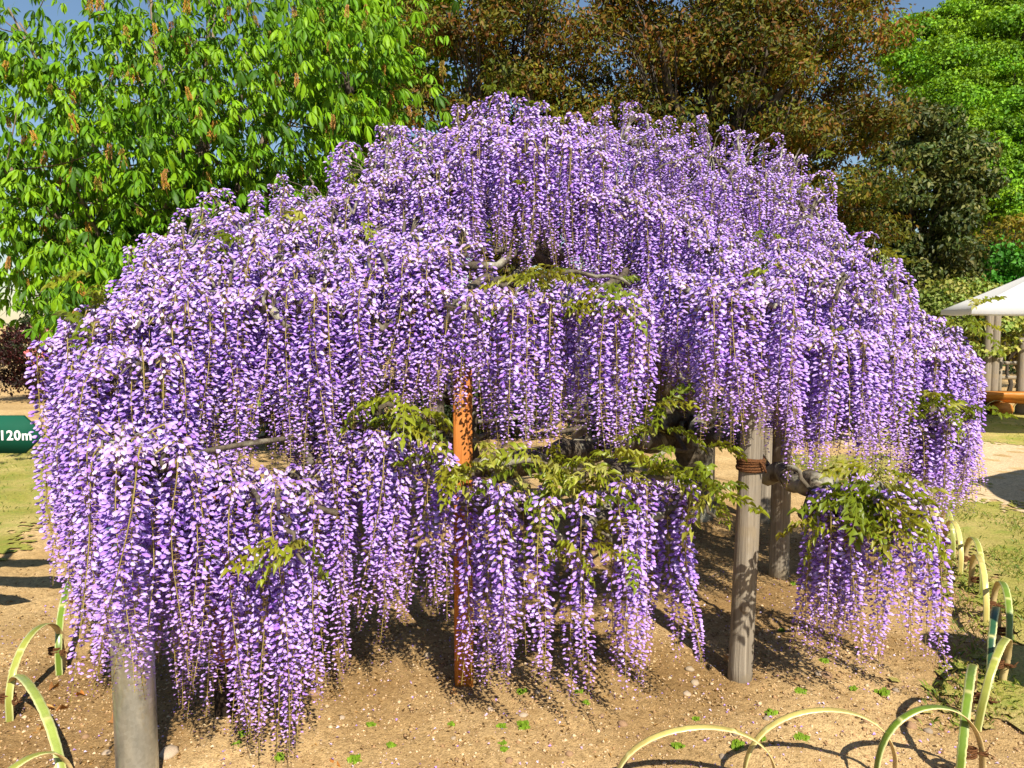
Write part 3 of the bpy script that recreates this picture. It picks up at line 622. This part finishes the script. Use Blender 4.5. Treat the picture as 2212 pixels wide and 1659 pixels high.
# ------------------------------------------------------------------ props under the vine
def square_post(px, py, label, wid, top, char, rz):
    b = on_ground(px, py); root = thing('support_post', label, 'post', b, rz=rz)
    if char:
        Geo().box((0,0,char/2-.1), (wid+.006, wid+.006, char+.2), 0, bev=.006).build('charred_foot', M_CHAR, root)
        Geo().box((0,0,(top+char)/2), (wid, wid, top-char), 0, bev=.006).build('shaft', M_ORANGE, root)
    else:
        Geo().box((0,0,top/2-.05), (wid, wid, top+.1), 0, bev=.006).build('shaft', M_ORANGE, root)
    return root
square_post(490, 1545, 'orange-stained square timber prop with a charred black foot', .075, .98, .24, .15)
square_post(1002, 1470, 'orange-stained square timber prop standing in the middle under the vine', .085, 1.45, 0, .1)
def log_post(base, top, r, label, tie=None, knot=None, lean=(0,0), group=None):
    root = thing('log_post', label, 'post', base, group)
    z = np.linspace(-.08, top, 12); p = np.stack([lean[0]*z, lean[1]*z, z], 1); g = Geo()
    g.tube(p, np.linspace(r*1.05, r*.95, 12), 18, wob=.012); g.build('shaft', M_LOG, root, True)
    if tie:
        g = Geo()
        for k in range(6):
            zz = tie+(k-2.5)*.0095; a = np.linspace(0, 2*math.pi, 22); rr = r*1.0+.006+.002*math.sin(k*2.1)
            g.tube(np.stack([lean[0]*zz+np.cos(a)*rr, lean[1]*zz+np.sin(a)*rr, zz+.004*np.sin(a*1+k)], 1), .0062, 6, cap=False)
        g.tube(curve([(lean[0]*tie+.02, -r-.008, tie+.02),(lean[0]*tie+.035,-r-.016,tie),(lean[0]*tie+.05,-r-.012,tie-.03)], 6), .005, 6); g.build('rope_lashing', M_ROPE, root, True)
    if knot:
        g = Geo(); a = np.linspace(0, 2*math.pi, 15)[:-1]
        for rr, dy in ((.026, .0), (.018, -.006), (.010, -.003)): pass
        V = []; kx = knot[0]
        for rr, dy in ((.030, .006), (.022, -.006), (.015, -.004), (.006, -.008)):
            for t in a: V.append((kx+rr*math.cos(t)*.8, -math.sqrt(max(r*r-(kx+rr*math.cos(t)*.8)**2, 0))*1.01+dy, knot[1]+rr*1.25*math.sin(t)))
        n = len(a); F = [[i*n+j, i*n+(j+1)%n, i*n+n+(j+1)%n, i*n+n+j] for i in range(3) for j in range(n)]+[[3*n+j for j in range(n)]]
        g.add(V, F, (.8,.75,.7)); g.build('knot', M_LOG, root, True)
    return root
log_post(on_ground(1598, 1470), 1.58, .053, 'weathered round log prop with dark rope lashing near the middle', tie=1.02, knot=(.0, .37), lean=(.025, 0))
log_post(on_ground(1682, 1240), 1.5, .062, 'weathered log prop in the shade behind the lashed one')
log_post(on_ground(1525, 1090), 1.7, .07, 'dark log prop beside the vine trunk')
log_post(on_ground(945, 1090), 1.3, .07, 'short grey log prop deep under the vine')
log_post(on_ground(1650, 1130), 1.6, .055, 'thin log prop far under the vine')
log_post(on_ground(1250, 1120), 1.9, .06, 'tall log prop in the dark heart of the vine')
# galvanised steel tube
M_GALV, t, b, _o = mat_new('galvanised_steel')
n1 = noise(t, 22, 5, .7, (1, 1, .35)); v1 = node(t, 'ShaderNodeTexVoronoi', Scale=70.0); tc = t.nodes.new('ShaderNodeTexCoord'); t.links.new(tc.outputs['Object'], v1.inputs['Vector'])
c = mul(t, ramp(t, n1.outputs['Fac'], [(.3, (.38,.45,.54)), (.7, (.62,.70,.80))]), ramp(t, v1.outputs['Color'], [(0, (.86,)*3), (1, (1.1,)*3)]))
t.links.new(c, b.inputs['Base Color']); b.inputs['Metallic'].default_value = .95; b.inputs['Roughness'].default_value = .32; bump(t, b, n1.outputs['Fac'], .05, .004)
mp_b = at(297, 1659, 2.58); root = thing('steel_post', 'galvanised round steel post rising into the hanging blossom', 'post', (mp_b[0], 2.58, 0))
z = np.linspace(-.1, 1.02, 8); Geo().tube(np.stack([z*0, z*0, z], 1), .069, 40).build('tube', M_GALV, root, True)
g = Geo(); a = np.linspace(0, 2*math.pi, 41)[:-1]; V = [(.072*math.cos(q)*s_, .072*math.sin(q)*s_, zz) for s_, zz in ((1, 1.015), (1, 1.04), (.8, 1.06)) for q in a]
g.add(V, [[i*40+j, i*40+(j+1)%40, i*40+40+(j+1)%40, i*40+40+j] for i in range(2) for j in range(40)]+[[80+j for j in range(40)]]); g.build('cap', M_GALV, root, True)

# ------------------------------------------------------------------ bamboo hoops
def hoop(F0, F1, h, label, skin, width=.034, lat=0.0, tie=None, group=None, lean=0.0, nodes=(.33, .7)):
    F0, F1 = np.asarray(F0, float), np.asarray(F1, float); F0[2] = F1[2] = 0
    ax_ = F1-F0; Ln = np.linalg.norm(ax_); ax_ /= Ln; nv = np.array([-ax_[1], ax_[0], 0]); c = (F0+F1)/2+nv*lat
    root = thing('bamboo_hoop', label, 'hoop', c, group)
    n = 110; g = Geo(); V = []; T = []; bend = Ln/2
    tt = np.linspace(0, 1, n)
    th = math.pi*tt; X = -np.cos(th)*bend*(1+.05*np.sin(th)); Z = np.sin(th)**.78*h-.05*(np.abs(np.cos(th)) > .985)
    Z[0] = Z[-1] = -.07; path = ax_[None]*X[:, None]+np.array([0,0,1.])*Z[:, None]+nv[None]*(lean*Z)[:, None]
    tg = norm(np.gradient(path, axis=0)); out_ = norm(np.cross(tg, nv)*1.0); out_ *= np.sign(np.sum(out_*np.array([0,0,1]), 1)+np.sum(out_*path, 1)*5)[:, None]
    skin = np.asarray(skin)
    for i in range(n):
        nd = max(math.exp(-((tt[i]-q)/.008)**2) for q in nodes); th_ = .0032+.0022*nd
        jit = R.normal()*.0006; wv = width*(1-.12*abs(tt[i]-.5)*2)
        for s_, o_ in ((-.5, -.4), (-.5, .3), (-.28, 1), (0, 1.25), (.28, 1), (.5, .3), (.5, -.4)): V.append(path[i]+nv*(s_*wv+jit)+out_[i]*o_*th_)
        base = skin*(1+.25*math.sin(tt[i]*9+h*40)); base = base*(1-nd)+np.array([1.1,.95,.8])*nd*.8+0
        T += [(1,1,1), (1.05,1,1), base, base*1.03, base, (1.05,1,1), (1,1,1)]
    Fo = []; Fi = []
    for i in range(n-1):
        for j in range(7):
            f = [i*7+j, i*7+(j+1)%7, i*7+7+(j+1)%7, i*7+7+j]; (Fo if j in (1,2,3,4) else Fi).append(f)
    g.add(V, Fo, T, 0); k = g.n-len(V)
    g.F.append((np.asarray(Fi), 1)); g.build('strip', [M_SKIN, M_SPLIT], root)
    if tie is not None:
        gt = Geo(); p = np.asarray(tie, float)-c
        for q in range(4):
            a = np.linspace(0, 2*math.pi, 18); zz = p[2]+(q-1.5)*.007
            gt.tube(np.stack([p[0]+np.cos(a)*.030+R.normal()*.001, p[1]+np.sin(a)*.022, zz+.004*np.sin(a+q)], 1), .0042, 5, cap=False)
        for q in range(5): gt.tube(curve([p+np.array([.026,-.01,0]), p+np.array([.045+R.uniform(0,.012), -.02+R.normal()*.01, R.normal()*.008]), p+np.array([.062+R.uniform(0,.02), -.02+R.normal()*.015, R.normal()*.014])], 5), np.linspace(.004, .0015, 6), 5)
        gt.build('rope_tie', M_ROPE, root, True)
    return root
GREEN, YEL, TEAL, PALEG = (.19,.28,.06), (.78,.60,.38), (.04,.12,.11), (.40,.40,.15)
G = on_ground
chain = [G(1350,1730), G(1640,1712), G(1912,1700), G(2088,1680), G(2106,1556), G(2150,1478), G(2163,1404), G(2136,1343), G(2108,1286), G(2078,1238), G(2048,1199), G(2028,1172), G(2005,1148)]
spec = [(.27,YEL,'pale yellow bamboo hoop low beside two pale stones'),(.285,YEL,'pale yellow bamboo hoop standing whole on open soil'),(.285,GREEN,'green bamboo hoop tied to its neighbour at the fence bend'),(.30,GREEN,'tall green bamboo hoop seen narrow just past the fence bend'),
        (.28,PALEG,'pale green bamboo hoop with one foot in the rounded shadow'),(.27,TEAL,'dark teal bamboo hoop at the lawn edge'),(.28,GREEN,'mid-green bamboo hoop between teal hoop and pale hoop'),(.30,YEL,'pale straw bamboo hoop tallest along the lawn'),
        (.29,PALEG,'straw-green bamboo hoop at the lawn edge past the tallest one'),(.29,YEL,'straw bamboo hoop under the hanging blossom tips'),(.28,PALEG,'bamboo hoop half hidden by blossom at the lawn'),(.28,YEL,'last bamboo hoop visible behind blossom at the lawn')]
for i, (h, sk, lab) in enumerate(spec):
    a, b = chain[i], chain[i+1]; d = (b-a)/np.linalg.norm(b-a); ext = .05
    hoop(a-d*ext, b+d*ext, h, lab, sk, lat=(.02 if i % 2 else -.02), tie=(b+np.array([0,0,.10])) if i >= 2 else None, nodes=(R.uniform(.2,.4), R.uniform(.6,.85)), lean=R.normal()*.04)
chl = [G(-60,1880), G(125,1745), G(20,1556), G(122,1448), G(165,1330), G(215,1250)]
for (i, j), h, sk, lab in [((0,1),.25,PALEG,'bamboo hoop with its arch just by the steel post'),((1,2),.27,(.40,.46,.2),'short bamboo hoop tied beside a tall green one'),((2,3),.29,PALEG,'grey-green bamboo hoop arching over littered soil by the sign shadow'),((3,4),.29,GREEN,'green bamboo hoop whose arch goes up into the blossom'),((4,5),.28,YEL,'bamboo hoop behind the hanging blossom below the sign')]:
    a, b = chl[i].copy(), chl[j].copy(); d = (b-a)/np.linalg.norm(b-a)
    hoop(a-d*.03, b+d*.05, h, lab, sk, lat=R.uniform(-.02, .02), tie=b+np.array([0,0,.10]))

# ------------------------------------------------------------------ sign post on the left
M_SIGN = plain_mat('green_enamel', (.004, .075, .042), .7, .08, 8, 0, .15, None, .02)
M_WHITE = plain_mat('white_lettering', (.8,.8,.78), .5, .05)
sd = 3.72; tip = at(97, 938, sd); sroot_x = tip[0]-.72
sg = thing('direction_sign', 'dark green arrow-shaped direction sign reading 120m on its post', 'sign', (sroot_x, sd, 0))
z = np.linspace(-.1, 1.75, 5); Geo().tube(np.stack([z*0, z*0+.04, z], 1), .028, 20).build('post', M_SIGN, sg, True)
def arrow(zc, hh, x0, x1, parent, flip=1):
    g = Geo(); pr = [(x0,-hh),(x1-.10,-hh),(x1,0),(x1-.10,hh),(x0,hh)]; pr = [(flip*x, z_) for x, z_ in pr]
    if flip < 0: pr = pr[::-1]
    V = [(x, y, zc+z_) for y in (-.012, .008) for x, z_ in pr]
    g.add(V, [list(range(5)), [9,8,7,6,5]]+[[j+5, (j+1)%5+5, (j+1)%5, j] for j in range(5)]); return g.build('board', M_SIGN, parent)
bd = arrow(tip[2], .093, -.12, .72, sg)
cu = bpy.data.curves.new('lettering', 'FONT'); cu.body = '120m'; cu.size = .066; cu.extrude = .0012; cu.offset = .0016; cu.space_character = 1.12; cu.align_x = 'RIGHT'
to = bpy.data.objects.new('tmp', cu); COL.objects.link(to); dg = bpy.context.evaluated_depsgraph_get(); tm = bpy.data.meshes.new_from_object(to.evaluated_get(dg)); bpy.data.objects.remove(to)
aT = tm.attributes.new('Tint', 'FLOAT_COLOR', 'POINT'); aT.data.foreach_set('color', np.ones(len(tm.vertices)*4, 'f')); tm.materials.clear(); tm.materials.append(M_WHITE)
lt = link('lettering', tm, bd); lt.rotation_euler = (math.pi/2, 0, 0); lt.location = (.665, -.0145, tip[2]-.026)
arrow(1.52, .08, -.12, .40, sg); arrow(.78, .07, -.12, .40, sg)

# ------------------------------------------------------------------ right background: parasol, bench, trained wisteria
M_CANVAS = leaf_mat('white_canvas', .7, .25, (1, 1, 1), .2, .04); M_POLE = plain_mat('pale_wood_pole', (.5,.36,.2), .5); M_BENCH = bark_mat('varnished_log', (.30,.095,.014), (.55,.22,.04), None, 6, (.15, 1, 1), .3, .4)
M_BENCHE = bark_mat('log_end', (.24,.10,.02), (.42,.2,.06), None, 14, (1, 1, 1), .3, .6)
def parasol(c, r, z_edge, z_top, label):
    root = thing('parasol', label, 'parasol', (c[0], c[1], 0), rz=.2); n = 8
    for k in range(n):
        a0, a1 = 2*math.pi*k/n, 2*math.pi*(k+1)/n; g = Geo(); V = []
        m = 6
        for i in range(m+1):
            s_ = i/m
            for j in range(5):
                q = j/4; p0 = np.array([math.cos(a0), math.sin(a0)])*r*s_; p1 = np.array([math.cos(a1), math.sin(a1)])*r*s_; p = p0*(1-q)+p1*q
                V.append((p[0], p[1], z_top-(z_top-z_edge)*(s_**.93)-.035*math.sin(math.pi*q)*s_*math.sin(math.pi*s_)))
        F = [[i*5+j, (i+1)*5+j, (i+1)*5+j+1, i*5+j+1] for i in range(m) for j in range(4)]
        b_ = m*5; W = [(V[b_+j][0]*1.003, V[b_+j][1]*1.003, V[b_+j][2]-.07-.015*math.sin(math.pi*j/4)) for j in range(5)]
        F += [[b_+j, len(V)+j, len(V)+j+1, b_+j+1] for j in range(4)]; g.add(V+W, F, (.8,.8,.79)); g.build('canopy_panel', M_CANVAS, root, True)
        Geo().tube([(0,0,z_top-.05), (math.cos(a0)*r*.98, math.sin(a0)*r*.98, z_edge-.012)], .009, 5).build('rib', M_POLE, root)
    Geo().tube([(0,0,.02), (0,0,z_top+.06)], .024, 12).build('pole', M_POLE, root, True)
    g = Geo(); g.tube([(0,0,z_top-.01),(0,0,z_top+.04),(0,0,z_top+.09),(0,0,z_top+.12)], [.07,.05,.03,.008], 12); g.build('finial', M_POLE, root, True)
    g = Geo(); g.tube([(0,0,-.01),(0,0,.05),(0,0,.07)], [.26,.26,.2], 20); g.build('base', M_STONE, root, True)
    return root
te = at(2096, 672, 11.0)
parasol((te[0]+1.52, 11.2), 1.6, te[2]+.03, te[2]+.80, 'white canvas parasol standing over the log bench')
parasol((6.75, 5.25), 1.5, 1.95, 2.6, 'white canvas parasol beside the pale path, out beyond the hoops')
# stand-in board added to cast an unseen figure's rounded shadow by the hoops
ib = thing('shadow_stand_in', 'added dark green stand-in board casting a rounded shadow beside the lawn', 'sign', (2.92, 2.42, 0), rz=-.33)
g = Geo(); pr = [(-.30,.75),(.30,.75)]+[(.30*math.cos(q), 1.38+.24*math.sin(q)) for q in np.linspace(0, math.pi, 13)]; n = len(pr)
g.add([(x, y, z_) for y in (-.014, .014) for x, z_ in pr], [list(range(n)), list(range(n, 2*n))[::-1]]+[[j+n, (j+1)%n+n, (j+1)%n, j] for j in range(n)]); g.build('board', M_SIGN, ib)
for sx in (-.2, .2): Geo().box((sx, .035, .5), (.04,.04,1.1), bev=.004).build('leg', M_POLE, ib)
# log bench
be = G(2150, 897); bench = thing('log_bench', 'varnished half-log bench on round log feet under the white parasol', 'bench', be, rz=-.16)
g = Geo(); V = []; n = 14; xs_ = np.linspace(-.40, 1.75, 16)
for x in xs_:
    k = 1+.05*math.sin(x*3)
    for j in range(n): q = math.pi+math.pi*j/(n-1); V.append((x, math.cos(q)*.23*k, .43+math.sin(q)*.20*k))
F = [[i*n+j, i*n+j+1, i*n+n+j+1, i*n+n+j] for i in range(15) for j in range(n-1)]+[[i*n+n-1, i*n, i*n+n, i*n+2*n-1] for i in range(15)]+[list(range(n)), [15*n+j for j in range(n)][::-1]]
g.add(V, F); g.build('seat', M_BENCH, bench)
for x in (.05, 1.2):
    f = Geo(); f.tube([(x, -.27, .125), (x, .27, .125)], .13, 18); o = f.build('foot_log', M_BENCH, bench, True)
# trained wisteria on posts behind
tb = np.array([9.6, 15.2, 0]); tr_ = thing('trained_wisteria', 'low flat-topped pale green wisteria trained over posts by the parasol', 'wisteria', tb)
g = Geo(); C = []; CRr = []
for px, py, d, rx in [(1985,640,15,.5),(2030,625,15,.6),(2080,620,15.2,.6),(2130,630,15.3,.6),(2010,670,14.6,.5),(2060,655,14.6,.6),(2110,655,14.8,.6),(2160,645,15,.6),(2210,650,15,.6),(2040,700,14.4,.5),(2090,715,14.4,.5),(2140,705,14.4,.5),(2190,700,14.4,.5),(2060,750,14.3,.5),(2120,760,14.2,.45),(2180,745,14.3,.5),(2230,730,14.4,.5),(2250,680,15,.6),(2075,790,14.2,.35),(2010,720,14.6,.5),(1990,690,14.8,.5),(2020,770,14.4,.4)]:
    C.append(at(px, py, d)-tb); CRr.append(np.array([rx, rx, rx*.36]))
crown_leaves(g, C, CRr, 340, LEAF_C, .085, pal([(.26,.31,.05),(.20,.27,.035),(.34,.36,.09),(.12,.17,.03)]), 1.1, .6)
g.build('crown', M_TREE, tr_)
trunk_b = at(2090, 830, 14.8)-tb; trunk_b[2] = -.05
Geo().tube(curve([trunk_b, trunk_b+np.array([.1,0,.5]), trunk_b+np.array([-.05,.05,1.0]), C[5]], 10, .02), np.linspace(.11, .04, 11), 8, wob=.1).build('trunk', M_WBARK, tr_, True)
for q in (9, 10, 11, 12, 14, 15): Geo().tube(curve([trunk_b+np.array([0,0,.8]), (trunk_b+C[q])/2+np.array([0,0,.45]), C[q]], 8, .04), np.linspace(.05, .018, 9), 6, wob=.1).build('branch', M_WBARK, tr_, True)
for px, py, tp, r, lab in [(2130, 832, 2.1, .075, 'grey log prop, left of a close pair under the trained wisteria'), (2146, 832, 2.1, .075, 'grey log prop, right of a close pair under the trained wisteria'), (2117, 838, .95, .06, 'short pale stub post beside the log bench'), (2206, 832, 1.4, .08, 'log prop rising behind the log bench')]:
    b = at(px, py, 14.0); log_post((b[0], 14.0, 0), tp, r, lab)
rf = thing('rail_fence', 'low weathered rail fence behind the log bench', 'fence', (10, 15.6, 0))
for z in (.55, .85): Geo().tube([(-2.2, 0, z), (2.6, .1, z)], .04, 8).build('rail', M_LOG, rf, True)
for x in (-2.0, 0, 2.2): Geo().tube([(x, 0, -.05), (x, 0, 1.0)], .05, 8).build('post', M_LOG, rf, True)
for px0, px1, lab in [(2128, 2178, 'thin pale hoop behind the log bench, next to the stub post'), (2188, 2235, 'thin pale hoop behind the log bench, further along')]:
    a, b = at(px0, 855, 13.6), at(px1, 855, 13.6); hoop(a, b, .28, lab, YEL, .04)

# ------------------------------------------------------------------ small things on the ground
def seedling_mesh(rng):
    ts = []
    for k in range(16):
        a = rng.uniform(0, 6.28); r = rng.uniform(.004, .03); h = rng.uniform(.008, .028)
        for j in range(3): ts.append(xf(leaf4(.014, .013, .2, .2), Matrix.Translation((r*math.cos(a), r*math.sin(a), h)) @ Matrix.Rotation(a+j*2.09, 4, 'Z'), np.array([1,1,1])*rng.uniform(.7, 1.2)))
        x, y = r*math.cos(a), r*math.sin(a); ts.append(tpl([(0,0,-.004),(.001,.001,-.004),(x,y,h)], [(0,1,2)]))
    V, F, T = tpl_join(ts); g = Geo(); g.V=[V]; g.F=list(F); g.T=[T*np.array((.22,.36,.02))]; g.n=len(V); return g.mesh('seedling', [M_GRASS])
SD = [seedling_mesh(rg) for _ in range(4)]
for i, (px, py) in enumerate([(512,1622),(603,1640),(530,1598),(802,1570),(845,1612),(1085,1572),(1128,1568),(1085,1612),(1090,1625),(768,1648),(1130,1500),(1250,1498),(1265,1520),(1665,1545),(1730,1505),(1645,1602),(1590,1610),(1505,1553),(1732,1600),(1465,1605),(1780,1438),(1690,1362),(1845,1490),(1905,1497),(1715,1258),(975,1570)]):
    p = G(px, py); o = link('seedling', SD[i % 4], None, 'tiny bright green seedling growing in the bare soil', 'seedling', 'seedlings in the soil'); o.location = (p[0], p[1], gz(p[0], p[1])); o.rotation_euler = (0, 0, R.uniform(0, 6)); o.scale = (R.uniform(.45, .85),)*3
def stone_tpl(rng, flat=.55):
    V = []; F = []
    for i in range(5):
        for j in range(7):
            th = math.pi*(i+.5)/5; ph = 2*math.pi*j/7; r = rng.uniform(.75, 1.1); V.append((r*math.sin(th)*math.cos(ph), r*.8*math.sin(th)*math.sin(ph), r*flat*math.cos(th)))
    F = [(i*7+j, (i+1)*7+j, (i+1)*7+(j+1)%7, i*7+(j+1)%7) for i in range(4) for j in range(7)]+[tuple(range(7)), tuple(28+j for j in range(7))[::-1]]
    return tpl(V, F)
ST = [stone_tpl(rg, f) for f in (.45, .6, .35, .5)]
STM = []
for t, c in zip(ST, [(1,.95,.85),(.8,.6,.45),(1.1,1.05,1),(.75,.72,.7)]):
    V, F, T = t; g = Geo(); g.V=[V]; g.F=list(F); g.T=[T*np.array(c)]; g.n=len(V); STM.append(g.mesh('stone', [M_STONE]))
for px, py, s_ in [(367,1632,.045),(1785,1466,.034),(1770,1462,.03),(1588,1588,.022),(1490,1450,.03),(1500,1475,.028),(1484,1500,.025),(1655,1555,.02),(1345,1560,.026),(925,1420,.03),(1940,1555,.026),(1968,1562,.03),(2005,1570,.028),(1985,1545,.02),(1870,1560,.02),(1935,1490,.022),(680,1515,.035),(575,1530,.02),(185,1590,.02),(230,1625,.022),(1060,1530,.018),(1160,1500,.02),(1300,1545,.016),(1130,1545,.024),(1410,1590,.02),(740,1560,.016),(1230,1620,.018),(1560,1630,.022),(1100,1648,.02),(980,1600,.014)]:
    p = G(px, py); k = int(R.integers(4)); o = link('stone', STM[k], None, 'small pale stone lying on the sandy soil', 'stone', 'stones on the soil'); o.location = (p[0], p[1], gz(p[0], p[1])+s_*.08); o.scale = (s_,)*3; o.rotation_euler = (R.normal()*.15, R.normal()*.15, R.uniform(0, 6))
# gravel, fallen petals, dry litter
def scatter(n, x0, x1, y0, y1, dens=None):
    P = np.stack([R.uniform(x0, x1, n), R.uniform(y0, y1, n)], 1)
    if dens is not None: P = P[R.uniform(size=n) < dens(P[:, 0], P[:, 1])]
    return np.stack([P[:, 0], P[:, 1], gz(P[:, 0], P[:, 1])], 1)
def up_axes(m, tilt=.3): return axes(rdir(m)*np.array([1,1,.15]), np.array([0,0,1.])+rdir(m)*tilt)
oct_ = tpl([(1,0,0),(0,.8,0),(-.9,0,0),(0,-.8,0),(0,0,.6),(0,0,-.4)], [(0,1,4),(1,2,4),(2,3,4),(3,0,4),(1,0,5),(2,1,5),(3,2,5),(0,3,5)])
P = np.concatenate([scatter(42000, -2.6, 2.9, 2.0, 4.2), scatter(9000, -3.2, 3.4, 4.2, 6.5)]); g = Geo(); m = len(P); sc = R.gamma(2, .0020, m).clip(.0014, .016)
gc = np.array([(1.3,1.1,.75),(1.1,.88,.55),(1.5,1.35,1.1),(.85,.62,.4)])[R.integers(0, 4, m)]
g.inst(oct_, P, up_axes(m), sc, gc); g.build('gravel', M_STONE, None, False, label='fine loose gravel strewn over the sandy soil', category='gravel', kind='stuff')
P = scatter(2600, -2.8, 2.6, 2.1, 5.0); m = len(P); P[:, 2] += .004; g = Geo(); g.inst(leaf4(1, .7, .4, .3), P, up_axes(m, .6), R.uniform(.008, .016, m), np.array([(.5,.32,.75),(.7,.6,.8),(.6,.45,.6)])[R.integers(0, 3, m)]); g.build('fallen_petals', M_PETAL, None, False, label='fallen lilac petals scattered over the soil', category='petals', kind='stuff')
def under(x, y): return np.clip(1.25-np.hypot((x-.1)/3.0, (y-5.0)/2.4), 0, 1)*1.6+.9*np.exp(-((x+1.9)**2+(y-3.0)**2)/.5)+.08
P = scatter(26000, -3.3, 3.2, 2.1, 7, lambda x, y: under(x, y).clip(0, 1)); m = len(P); P[:, 2] += .003; g = Geo()
g.inst(leaf4(1, .35, .5, .3), P, up_axes(m, .7), R.uniform(.006, .026, m), np.array([(.38,.22,.07),(.22,.12,.04),(.5,.34,.14),(.12,.07,.03),(.6,.48,.28)])[R.integers(0, 5, m)]); g.build('dry_litter', M_TREE, None, False, label='dry brown leaf litter lying under the vine', category='litter', kind='stuff')
FLm = []
for c in [(.55,.22,.05),(.60,.32,.10),(.42,.20,.07)]:
    V, F, T = leaf6(.06, .024, .6, .25); g = Geo(); g.V=[V]; g.F=list(F); g.T=[T*np.array(c)]; g.n=len(V); FLm.append(g.mesh('fallen_leaf', [M_TREE]))
for i, (px, py) in enumerate([(162,1503),(80,1545),(150,1528),(150,1420),(70,1590),(128,1478),(330,1640),(1570,1440),(980,1485),(712,1648),(60,1470),(230,1560)]):
    p = G(px, py); o = link('fallen_leaf', FLm[i % 3], None, 'curled dry orange-brown leaf lying on the soil', 'leaf', 'fallen leaves on the soil'); o.location = (p[0], p[1], gz(p[0], p[1])+.012); o.rotation_euler = (R.normal()*.3, R.normal()*.2, R.uniform(0, 6)); o.scale = (R.uniform(.9, 1.4),)*3
# grass on the lawns
blade = tpl([(0,-.06,0),(0,.06,0),(.25,0,.55),(.7,0,.8)], [(0,1,2),(1,3,2)])
def edge_tuft(x, y): return (lawn_mask(x, y)*np.clip(.35+.5*np.sin(x*5+y*3)+.4*np.sin(x*9-y*7), .05, 1)+((np.abs(x-FENCE_X(y)-.02) < .16) & (y > 3.0))*.8).clip(0, 1)
P1 = scatter(60000, 1.6, 5.5, 2.7, 9.5, edge_tuft); P2 = scatter(24000, -8.5, -3, 4.8, 12, edge_tuft); P3 = scatter(9000, 5, 11, 10, 15, edge_tuft); P = np.concatenate([P1, P2, P3]); P[:, 2] += .006
m = len(P); g = Geo(); a = R.uniform(0, 6.28, m); xd = np.stack([np.cos(a), np.sin(a), R.normal(size=m)*.15], 1)
g.inst(blade, P, axes(xd, np.array([0,0,1.])+rdir(m)*.25), R.uniform(.018, .05, m), np.array([(.18,.25,.03),(.30,.32,.05),(.45,.38,.12),(.10,.18,.02)])[R.choice(4, size=m, p=[.3,.3,.2,.2])]); g.build('grass', M_GRASS, None, False, label='short thin grass growing along the lawns', category='grass', kind='stuff')
